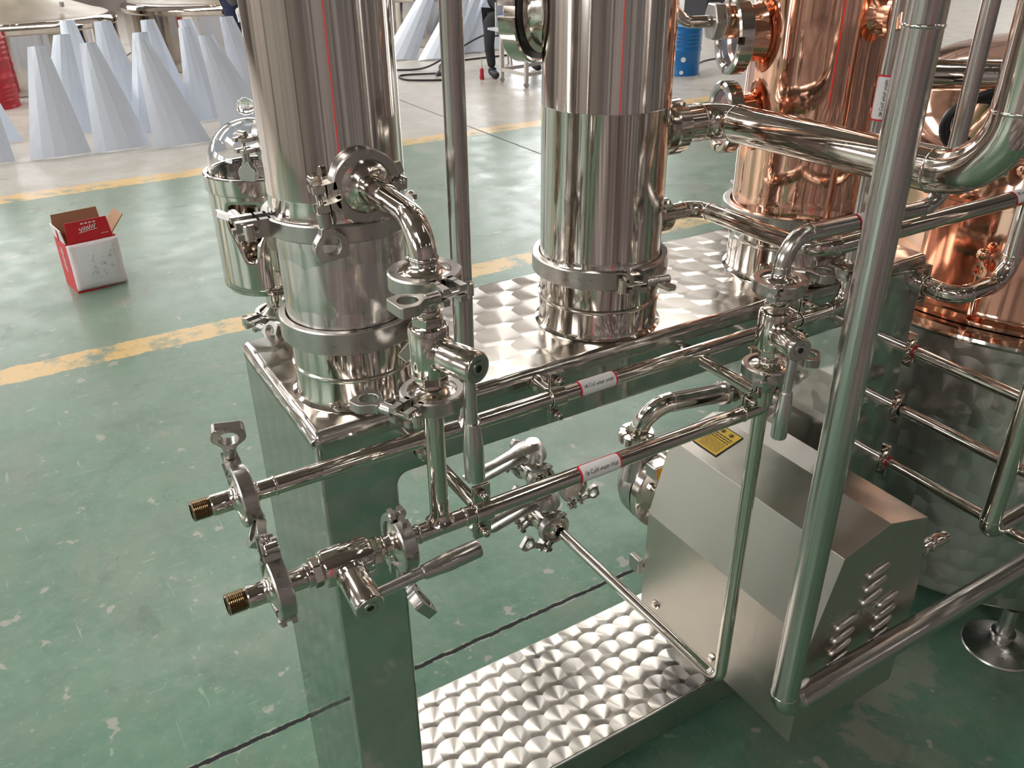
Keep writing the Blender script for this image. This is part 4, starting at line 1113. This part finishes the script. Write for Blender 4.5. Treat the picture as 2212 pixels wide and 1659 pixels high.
build('tube_wall', MB().tube([(1.02, .12, 1.105), (1.27, -.012, 1.0975)], .021, 30), M['tube'], dv)
for q in (.35, .6, .85):
    P = V((1.02, .12, 1.105)).lerp(V((1.27, -.012, 1.0975)), q)
    build('collar', MB().lathe([(.021, -.012), (.033, -.011), (.035, -.006), (.035, .006), (.033, .011), (.021, .012)], frame(P, (.34, -.18, -.01)), 32), M['cast'], dv)
# ------------------------------------------------------------------ far things on the floor
def film():
    t = NT('film_covered_sheet')
    co = t.n('ShaderNodeTexCoord').outputs['Object']
    b = t.bsdf(Base_Color=(.70, .765, .87, 1), Metallic=.15, Roughness=.3)
    bp = t.n('ShaderNodeBump', {'Strength': .04, 'Distance': .002, 'Height': t.noise(co, 6, 1)}); t.set(b.inputs['Normal'], bp.outputs[0])
    return t.m
M['film'] = film()
def trough(label, bx, by, bw, tx, ty, tz, tw, group, turn=0, deep=.024, flip=1, cat='metal sheet'):
    """tapered sheet folded into five flats, wide end on the floor, narrow end leaning back"""
    t = []
    up = V((tx - bx, ty - by, tz)); 
    side = V((math.cos(turn), math.sin(turn), 0)); nrm = side.cross(up).normalized() * flip
    fx = [-.5, -.30, -.10, .12, .32, .5]; dp = [0, .62, 1.0, 1.0, .62, 0]
    vs = []; N = 6
    for i in range(N + 1):
        q = i / N; w = bw + (tw - bw) * q
        c = V((bx, by, .002)) + up * q
        for a, d_ in zip(fx, dp):
            vs.append(c + side * (a * w) + nrm * (d_ * deep * (.45 + .55 * w / bw)))
    zmin = min(v.z for v in vs[:6]); 
    vs = [v + V((0, 0, .003 - zmin)) * (1 if k < 6 else 1) for k, v in enumerate(vs)]
    fs = []
    for i in range(N):
        for k in range(5): fs.append((i * 6 + k, i * 6 + k + 1, i * 6 + 7 + k, i * 6 + 6 + k))
    o = build('folded_sheet', MB().add(vs, fs), M['film'], smooth=0, thick=.003)
    recenter(o)
    return tag(o, label, cat, group)
G1 = 'folded sheets standing left of the columns'
SH = [
 ('film-covered folded sheet, leftmost whole one of the front row', .17, 6.03, .40, .206, 6.22, .71, .115),
 ('film-covered folded sheet, second whole one of the front row', .585, 6.00, .40, .53, 6.20, .71, .105),
 ('film-covered folded sheet, third of the front row with a glare patch at its foot', .985, 5.90, .41, .87, 6.12, .71, .10),
 ('film-covered folded sheet, front row just left of the left column above the glass dome', 1.50, 5.94, .42, 1.33, 6.14, .71, .11),
 ('folded sheet filling the gap between leftmost and second front sheets', .30, 6.74, .36, .44, 6.93, .70, .115),
 ('narrow folded sheet tip rising highest behind the leftmost gap', .56, 7.20, .36, .55, 7.46, .75, .11),
 ('folded sheet standing behind the second front sheet', .80, 6.92, .38, .77, 7.10, .76, .13),
 ('narrow folded sheet wedged left of the third front sheet', .86, 6.42, .30, .955, 6.62, .71, .11),
 ('tall folded sheet behind and right of the third front sheet', 1.13, 6.85, .38, 1.10, 7.05, .755, .11),
 ('folded sheet with a bright edge between third and fourth front sheets', 1.36, 6.66, .34, 1.345, 6.86, .70, .115),
 ('folded sheet tip peeping over the bright-edged sheet', 1.52, 7.00, .36, 1.43, 7.24, .72, .12),
 ('folded sheet at the right end behind the left column', 1.80, 6.70, .38, 1.68, 6.86, .76, .11),
 ('folded sheet cut by the left picture edge, nearer one', -.33, 6.06, .42, -.20, 6.25, .64, .10),
 ('folded sheet cut by the left picture edge, behind the nearer one', -.22, 6.70, .40, -.27, 6.92, .70, .10),
]
for a in SH: trough(a[0], a[1], a[2], a[3], a[4], a[5], a[6], a[7], G1)
G2 = 'folded sheets leaning right of the left column'
for a in (('hollow folded sheet leaning right beside the left column', 4.35, 8.90, .45, 4.15, 9.25, .0, 0),):
    pass
SH2 = [
 ('folded sheet leaning right, nearest the left column', 4.02, 8.75, .42, 4.66, 8.95, .86, .13),
 ('folded sheet with a white glare leaning right behind the stand pipe', 4.40, 8.55, .42, 5.05, 8.80, .88, .13),
 ('folded sheet leaning right just past the stand pipe', 4.66, 8.75, .40, 5.30, 8.95, .86, .12),
 ('glaring folded sheet between stand pipe and worker', 4.95, 8.80, .42, 5.52, 9.05, .86, .12),
 ('folded sheet leaning right behind the wheeled welding table', 5.28, 8.85, .44, 5.80, 9.10, .84, .12),
 ('short folded sheet half hidden by the wheeled welding table', 5.72, 8.60, .42, 6.00, 8.85, .55, .16),
]
for a in SH2: trough(a[0], a[1], a[2], a[3], a[4], a[5], a[6], a[7], G2, turn=-.25, deep=.06, flip=1)

def dish(label, cx, cy, r, h):
    t = thing('dished_tank', label, 'tank', loc=(cx, cy, 0))
    T = Matrix.Translation((cx, cy, 0))
    build('shell', MB().lathe([(0, .003), (r * .985, .003), (r * .985, h - .10)], T, 72), M['column'], t)
    build('rolled_rim', MB().lathe([(r * .985, h - .10), (r * 1.0, h - .085), (r * 1.005, h - .05), (r * .985, h - .02), (r * .95, h - .005), (r * .93, h)], T, 72), M['mirror'], t)
    build('cone_top', MB().lathe([(r * .93, h), (r * .90, h + .015), (r * .87, h + .02), (r * .80, h + .04), (.22, h + .26), (.20, h + .28)], T, 72), M['tanktop'], t)
    build('neck', MB().lathe([(.20, h + .28), (.17, h + .29), (.17, h + .8), (0, h + .8)], T, 40), M['column'], t)
    return t
ta = dish('wide dished steel tank on the floor behind the left row of folded sheets', .20, 9.75, 1.05, .63)
build('lifting_eye', MB().cyl(.022, 0, .05, Matrix.Translation((.70, 9.15, .725)), 16, .004), M['cast'], ta)
dish('dished steel tank on the floor partly hidden by worker and left column', 2.42, 10.1, 1.05, .66)
dish('dished steel tank on the floor behind the right-leaning sheets', 5.35, 10.6, 1.20, .62)

def drum(label, cx, cy, r, h, m, ribs):
    t = thing('steel_drum', label, 'drum', loc=(cx, cy, 0))
    T = Matrix.Translation((cx, cy, 0))
    pr = [(0, .01), (r - .008, .01), (r - .004, 0), (r + .004, 0), (r + .005, .012), (r, .02)]
    z = .02
    for c, k in ribs:
        pr += [(r, c - k * 2), (r + k * .8, c - k), (r + k, c), (r + k * .8, c + k), (r, c + k * 2)]
    pr += [(r, h - .02), (r + .005, h - .012), (r + .006, h - .004), (r + .002, h), (r - .006, h), (r - .008, h - .014)]
    build('body', MB().lathe(pr, T, 64), m, t, smooth=50)
    build('lid', MB().lathe([(r - .0078, h - .014), (r * .9, h - .016), (0, h - .016)], T, 48).cyl(.024, h - .016, h - .006, T @ Matrix.Translation((r * .6, 0, 0)), 20, .002), m, t)
    return t
bd_ = drum('blue steel drum standing alone on the pale floor', 6.10, 6.28, .198, .475, M['blue'], ((.245, .008), (.19, .0), (.30, .006), (.335, .006), (.37, .006), (.405, .006))[0:1] + ((.30, .005), (.335, .005), (.37, .005), (.405, .005)))
for a, z, r_ in ((-2.15, .16, .025), (-2.2, .035, .02)):
    P = V((6.10, 6.28, z)) + V((math.cos(a), math.sin(a), 0)) * .1985
    build('paint_spot', MB().cyl(r_, -.001, .001, frame(P, (math.cos(a), math.sin(a), 0)), 20), M['white'], bd_, label='white paint spot')
drum('red steel drum cut by the left picture edge', -.115, 8.34, .205, .66, M['red'], ((.07, .008), (.105, .008), (.14, .008), (.175, .008), (.25, .011), (.40, .010), (.45, .008), (.49, .008), (.53, .008), (.57, .008)))

# carton
bx = thing('cardboard_carton', 'open red and white cardboard carton on the green floor', 'box', M=frame((.022, 3.345, 0), (0, 0, 1), (math.cos(.16), math.sin(.16), 0)))
CW, CD, CH, TH = .212, .172, .232, .004
cardin = simple('kraft_card', (.36, .21, .12), .8)
cardred = simple('carton_red', (.58, .012, .022), .4)
cardwhite = simple('carton_white', (.72, .71, .72), .45)
def cb_(c, d): return MB().box(c, d)
build('side_panel', cb_((0, -CD / 2, CH / 2), (CW, TH, CH)), cardred, bx, world=False, smooth=0)
build('side_panel', cb_((0, CD / 2, CH / 2), (CW, TH, CH)), cardin, bx, world=False, smooth=0)
build('side_panel', cb_((-CW / 2, 0, CH / 2), (TH, CD, CH)), cardred, bx, world=False, smooth=0)
build('side_panel', cb_((CW / 2, 0, CH / 2), (TH, CD, CH)), cardin, bx, world=False, smooth=0)
build('bottom', cb_((0, 0, .004), (CW, CD, .006)), cardin, bx, world=False, smooth=0)
def flap(nm, P, ax, out, L, W, m, ang, label=None):
    """flap hinged at P along ax, rising and leaning by ang towards out"""
    d = (V((0, 0, 1)) * math.cos(ang) + V(out) * math.sin(ang)).normalized()
    b = MB(); a = V(ax); n = a.cross(d).normalized()
    q = [P - a * W / 2, P + a * W / 2, P + a * (W / 2 - .008) + d * L, P - a * (W / 2 - .008) + d * L]
    vs = [p + n * s * TH / 2 for s in (1, -1) for p in q]
    b.add(vs, [(0, 1, 2, 3), (7, 6, 5, 4), (0, 4, 5, 1), (1, 5, 6, 2), (2, 6, 7, 3), (3, 7, 4, 0)])
    return build(nm, b, m, bx, world=False, smooth=0, label=label)
f1 = flap('flap', V((0, -CD / 2, CH)), (1, 0, 0), (0, -1, 0), .088, CW - .02, cardred, -.12, 'red printed front flap')
flap('flap', V((0, CD / 2, CH)), (1, 0, 0), (0, 1, 0), .090, CW, cardin, .10, 'plain brown back flap')
f2 = flap('flap', V((-CW / 2, 0, CH)), (0, 1, 0), (-1, 0, 0), .060, CD, cardwhite, .12, 'white printed left flap')
flap('flap', V((CW / 2, .02, CH)), (0, 1, 0), (1, 0, 0), .095, CD * .8, cardin, .75, 'brown right flap')
build('flap_stripe', cb_((-CW / 2 - .0085, -.02, CH + .028), (.004, .008, .05)), cardred, f2, world=False, smooth=0)
# printing on the red flap: a white script word with small blocks above
pr_ = MB()
def stroke(pts, r=.0011): pr_.tube([V(p) for p in pts], r, 6)
yb = -CD / 2 - .0005
def fp(x, z): return (x, yb + .0028 + (z - CH) * -(-.118) - .0045, z)
for i in range(4): pr_.box((-.018 + i * .017, fp(0, CH + .074)[1], CH + .074), (.011, .0012, .006))
w = [fp(-.035 + .0016 * i, CH + .048 + .008 * math.sin(i * .9) * (1 if i % 5 else 1.6) + i * .0002) for i in range(46)]
stroke(w, .0014); stroke([fp(-.04, CH + .036), fp(.0, CH + .040), fp(.04, CH + .043)], .0012)
for i in range(4): pr_.box((.055 + .008 * i, fp(0, CH + .018)[1], CH + .018), (.004, .0012, .004))
build('flap_print', pr_, M['white'], f1, world=False)
pr_ = MB()
for k in range(2):
    stroke([(-CW / 2 - .0028, -.012 + k * .02 + .003 * math.sin(i), CH - .035 - i * .006) for i in range(20)], .0018)
build('side_print', pr_, M['white'], bx, world=False, label='white script down the red side')
# clear plastic bag of papers taped on the front
bagm = simple('plastic_bag', (.88, .80, .83), .25)
bg = MB(); nx, nz = 14, 16; rb_ = random.Random(2)
for k in range(nz + 1):
    for i in range(nx + 1):
        u = i / nx; v = k / nz
        bulge = .018 * (math.sin(PI * u) * math.sin(PI * v)) ** .6 + rb_.uniform(0, .0025)
        bg.v.append(V((-CW / 2 - .002 + u * (CW + .008), -CD / 2 - .004 - bulge, .012 + v * (CH - .018) - .010 * u * (1 - v))))
for k in range(nz):
    for i in range(nx):
        a = k * (nx + 1) + i; bg.f.append([a, a + 1, a + nx + 2, a + nx + 1]); bg.uv.append(None)
bag = build('plastic_bag', bg, bagm, bx, world=False, smooth=70, thick=.001, label='clear plastic bag of papers on the front')
ppm = simple('papers', (.84, .85, .89), .6)
pp = MB()
for k in range(9):
    for i in range(9):
        u = .14 + .74 * i / 8; v = .1 + .82 * k / 8
        bulge = .018 * (math.sin(PI * u) * math.sin(PI * v)) ** .6
        pp.v.append(V((-CW / 2 + u * CW, -CD / 2 - .0085 - bulge, .012 + v * (CH - .02))))
for k in range(8):
    for i in range(8):
        a = k * 9 + i; pp.f.append([a, a + 1, a + 10, a + 9]); pp.uv.append(None)
build('papers', pp, ppm, bag, world=False, smooth=60)
pr_ = MB(); rs = random.Random(11)
for i in range(26):
    u = rs.uniform(.35, .8); v = rs.uniform(.2, .75); bulge = .018 * (math.sin(PI * u) * math.sin(PI * v)) ** .6
    x = -CW / 2 + u * CW; y = -CD / 2 - .0105 - bulge; z = .012 + v * (CH - .02)
    stroke([(x, y, z), (x + rs.uniform(-.008, .008), y, z + rs.uniform(-.008, .008)), (x + rs.uniform(-.01, .01), y, z + rs.uniform(-.01, .01))], .0006)
build('scribble', pr_, simple('grey_pen', (.30, .30, .32), .7), bag, world=False)

# wheeled welding table
wt = thing('welding_table', 'small wheeled metal welding table in front of the leaning sheets', 'table', loc=(4.55, 6.9, 0))
TW = M['timber']
legs = [(4.33, 6.46), (4.30, 6.87), (4.95, 6.60), (4.92, 7.02)]
for x, y in legs:
    build('leg', MB().box((x, y, .26), (.034, .034, .42)), TW, wt, smooth=0)
    c = MB().cyl(.026, -.012, .012, frame((x, y, .026), (.4, 1, 0)), 20, .002).box((x, y, .045), (.03, .004, .03))
    build('castor', c, M['cast'], wt)
rl = MB()
def bar_(p, q, s=.032):
    p, q = V(p), V(q); rl.add([(i * s / 2, j * s / 2, k * (q - p).length) for i in (-1, 1) for j in (-1, 1) for k in (0, 1)], [(0, 1, 3, 2), (4, 6, 7, 5), (0, 4, 5, 1), (2, 3, 7, 6), (0, 2, 6, 4), (1, 5, 7, 3)], frame(p, q - p, (0, 0, 1)))
for z in (.12, .44):
    for a, b in ((0, 1), (1, 3), (3, 2), (2, 0)): bar_((*legs[a], z), (*legs[b], z))
build('rails', rl, TW, wt, smooth=0)
build('top', MB().box((4.64, 6.78, .478), (.74, .62, .02)), M['greymetal'], wt, smooth=0)
build('back_board', MB().box((4.68, 7.10, .56), (.62, .02, .30)), M['greymetal'], wt, smooth=0)
tl = tag(recenter(build('welding_torch', MB().tube(bend([(4.40, 6.80, .506), (4.46, 6.84, .53), (4.70, 6.95, .66)], .03), .016, 12), M['timber'])), 'pale welding torch handle held over the wheeled table', 'tool')
def cable(label, pts, r=.010):
    P = [V(p) for p in pts]; out = []
    for i in range(len(P) - 1):
        p0, p1, p2, p3 = P[max(i - 1, 0)], P[i], P[i + 1], P[min(i + 2, len(P) - 1)]
        for k in range(6):
            t = k / 6
            out.append(.5 * ((2 * p1) + (p2 - p0) * t + (2 * p0 - 5 * p1 + 4 * p2 - p3) * t * t + (3 * p1 - p0 - 3 * p2 + p3) * t ** 3))
    out.append(P[-1])
    return tag(recenter(build('cable', MB().tube(out, r, 10), M['cable'])), label, 'cable')
cable('black cable looping on the floor between stand pipe and worker', [(3.95, 7.2, .011), (3.55, 7.45, .011), (3.60, 7.75, .011), (3.95, 7.60, .02), (4.2, 7.5, .03), (3.85, 7.4, .035), (4.05, 7.75, .02), (4.4, 8.25, .011), (5.3, 8.35, .011)])
cable('black cable hanging from the welding table to the floor', [(4.62, 7.2, .46), (4.45, 7.55, .35), (4.20, 7.70, .20), (3.98, 7.95, .03), (3.7, 8.1, .011)])
cable('thin grey hose lying in loops beside the blue drum', [(6.35, 6.35, .009), (6.8, 6.7, .009), (7.25, 6.75, .009), (7.6, 6.45, .009), (7.2, 6.1, .009), (6.7, 6.05, .009), (6.45, 6.0, .009)], .008)
cable('thin dark wire on the floor between the two dished tanks', [(1.25, 9.35, .006), (1.30, 9.9, .006), (1.32, 10.6, .006), (1.6, 11.4, .006)], .006)
sd_ = thing('screwdriver', 'upright tool with a red handle on the floor by the welding table', 'tool', loc=(4.21, 7.12, 0))
build('handle', MB().lathe([(0, 0), (.022, 0), (.024, .02), (.018, .06), (.021, .09), (.012, .11), (0, .11)], Matrix.Translation((4.21, 7.12, 0)), 16), M['red'], sd_)
build('shaft', MB().cyl(.006, .11, .20, Matrix.Translation((4.21, 7.12, 0)), 10), M['timber'], sd_)
bc = tag(recenter(build('control_cabinet', MB().box((9.6, 9.6, .55), (.7, .5, 1.1)), simple('dark_cabinet', (.03, .03, .035), .5), bevel=.02)), 'dark cabinet far behind the blue drum', 'cabinet')
tag(recenter(build('white_post', MB().cyl(.03, 0, 1.2, Matrix.Translation((8.3, 9.3, 0)), 16), M['white'])), 'thin white post behind the blue drum', 'post')

# ------------------------------------------------------------------ people (only a little of each is in view)
def skin(name, chains, m, parent, sub=1, root=0):
    """chains of (x, y, z, r); equal points join"""
    vs = []; rs = []; idx = {}; es = []
    for ch in chains:
        prev = None
        for x, y, z, r in ch:
            k = (round(x, 4), round(y, 4), round(z, 4))
            if k not in idx:
                idx[k] = len(vs); vs.append((x, y, z)); rs.append(r)
            if prev is not None and prev != idx[k]: es.append((prev, idx[k]))
            prev = idx[k]
    me = bpy.data.meshes.new(name); me.from_pydata(vs, es, [])
    o = bpy.data.objects.new(name, me); COL.objects.link(o)
    md = o.modifiers.new('Skin', 'SKIN'); md.use_smooth_shade = True
    sv = me.skin_vertices[0].data
    for i, r in enumerate(rs): sv[i].radius = (r, r)
    sv[root].use_root = True
    s = o.modifiers.new('Subdivision', 'SUBSURF'); s.levels = sub; s.render_levels = sub
    me.materials.append(m)
    if parent: o.parent = parent; o.matrix_parent_inverse = wm(parent).inverted()
    return o
def hand(P, d, side, m, parent, k=1.0, nm='glove'):
    """five unequal bent fingers and a palm; d towards the fingertips, side towards the thumb"""
    d = V(d).normalized(); s = V(side); s = (s - d * s.dot(d)).normalized(); n = d.cross(s)
    P = V(P); ch = []
    def pt(a, b, c, r): q = P + d * a * k + s * b * k + n * c * k; return (q.x, q.y, q.z, r * k)
    palm = pt(.045, 0, 0, .026); wr = pt(0, 0, 0, .026)
    ch.append([wr, palm])
    for b, L in ((.026, .072), (.009, .082), (-.009, .076), (-.026, .060)):
        ch.append([palm, pt(.085, b, 0, .012), pt(.085 + L * .45, b * 1.05, .012, .0095), pt(.085 + L * .75, b * 1.08, .032, .0085)])
    ch.append([palm, pt(.050, .036, .006, .013), pt(.075, .056, .016, .0105), pt(.098, .062, .028, .009)])
    return skin(nm, ch, m, parent, 1)
def head(P, face, parent):
    F = frame(P, (0, 0, 1), face)
    o = skin('head', [[(P[0], P[1], P[2] - .12, .05), (P[0], P[1], P[2] - .02, .062), (P[0] + face[0] * .012, P[1] + face[1] * .012, P[2] + .03, .085), (P[0], P[1], P[2] + .10, .085)]], M['skin'], parent, 2)
    f = MB()
    f.prism([(.0, -.012), (.024, -.010), (.0, .03)], -.010, .010, F @ Matrix.Translation((.085, 0, .03)) @ Matrix(((1, 0, 0, 0), (0, 0, 1, 0), (0, 1, 0, 0), (0, 0, 0, 1))))
    for s in (1, -1): f.sphere((0, s * .085, .035), .022, 12, 8, F, (.5, .35, 1))
    build('nose_and_ears', f, M['skin'], parent, bevel=.003)
    e = MB()
    for s in (1, -1): e.sphere((.088, s * .030, .050), .009, 10, 8, F)
    e.box((.090, 0, -.012), (.006, .036, .006), F)
    build('eyes_and_mouth', e, M['hair'], parent)
    build('hair', MB().lathe([(.092, .055), (.096, .09), (.085, .135), (.05, .165), (0, .172)], F @ Matrix.Translation((-.014, 0, 0)), 24), M['hair'], parent)
# worker bending over behind the sheets
DX = V((-.09, -.35, 0))
p1 = thing('person', 'worker in navy trousers and grey sleeves bending down with white gloves behind the sheets', 'person', loc=(2.21, 8.50, 0))
pel = (2.36, 8.92, .82, .15)
skin('trousers', [[pel, (2.26, 8.86, .78, .11), (2.22, 8.74, .45, .08), (2.24, 8.84, .12, .058)], [pel, (2.46, 8.92, .78, .11), (2.48, 8.80, .45, .08), (2.50, 8.92, .12, .058)]], M['navy'], p1, 2)
skin('jacket', [[(2.36, 8.92, .86, .15), (2.33, 8.80, 1.05, .16), (2.28, 8.62, 1.20, .17), (2.26, 8.50, 1.26, .09)],
                [(2.28, 8.62, 1.20, .17), (2.12, 8.56, 1.18, .075), (2.10, 8.50, .92, .055), (2.17, 8.40, .74, .045)],
                [(2.28, 8.62, 1.20, .17), (2.46, 8.62, 1.18, .075), (2.50, 8.48, .92, .055), (2.36, 8.36, .74, .045)]], M['greycloth'], p1, 2)
hand((2.175, 8.39, .725), (.25, -.3, -1), (.7, -.5, 0), M['glove'], p1)
hand((2.345, 8.35, .725), (-.25, -.3, -1), (-.7, -.5, 0), M['glove'], p1)
head((2.24, 8.40, 1.38), (-.35, -.93, 0), p1)
for x, y in ((2.24, 8.84), (2.50, 8.92)):
    skin('boot', [[(x, y, .13, .05), (x, y + .01, .05, .048), (x - .02, y - .10, .042, .042), (x - .03, y - .17, .034, .032)]], M['boot'], p1, 2)
for ch in p1.children: ch.location = ch.location + DX
# worker seated at the table
p2 = thing('person', 'worker in dark clothes with a blue glove working at the wheeled table', 'person', loc=(4.75, 7.75, 0))
pl = (4.78, 7.72, .50, .14)
skin('trousers', [[pl, (4.70, 7.66, .48, .10), (4.44, 7.34, .50, .075), (4.36, 7.22, .30, .055), (4.36, 7.17, .09, .045)], [pl, (4.90, 7.68, .48, .10), (4.98, 7.34, .52, .075), (4.96, 7.32, .28, .055), (4.98, 7.34, .09, .045)]], M['dark'], p2, 2)
skin('jacket', [[(4.78, 7.72, .56, .14), (4.74, 7.66, .78, .155), (4.70, 7.56, .98, .165), (4.68, 7.50, 1.08, .08)],
                [(4.70, 7.56, .98, .165), (4.54, 7.50, .96, .07), (4.42, 7.30, .78, .052), (4.43, 7.10, .62, .042)],
                [(4.70, 7.56, .98, .165), (4.88, 7.50, .96, .07), (4.90, 7.26, .80, .052), (4.72, 7.06, .68, .042)]], M['dark'], p2, 2)
hand((4.43, 7.08, .605), (.1, -1, -.5), (.8, 0, .4), M['blueglove'], p2)
hand((4.71, 7.05, .67), (-.3, -1, -.3), (-.8, 0, .4), M['blueglove'], p2)
head((4.66, 7.44, 1.20), (-.3, -.95, 0), p2)
for x, y in ((4.36, 7.16), (4.98, 7.33)):
    skin('boot', [[(x, y, .11, .05), (x, y + .01, .05, .048), (x - .02, y - .09, .042, .042), (x - .03, y - .15, .034, .032)]], M['boot'], p2, 2)
sl = thing('stool', 'low stool under the worker at the wheeled table', 'stool', loc=(4.80, 7.76, 0))
build('seat', MB().cyl(.16, .32, .36, Matrix.Translation((4.80, 7.76, 0)), 28, .008), M['black'], sl)
for q in range(4):
    build('leg', MB().tube([(4.80 + .13 * math.cos(q * PI / 2 + .4), 7.76 + .13 * math.sin(q * PI / 2 + .4), .32), (4.80 + .16 * math.cos(q * PI / 2 + .4), 7.76 + .16 * math.sin(q * PI / 2 + .4), 0)], .012, 10), M['timber'], sl)
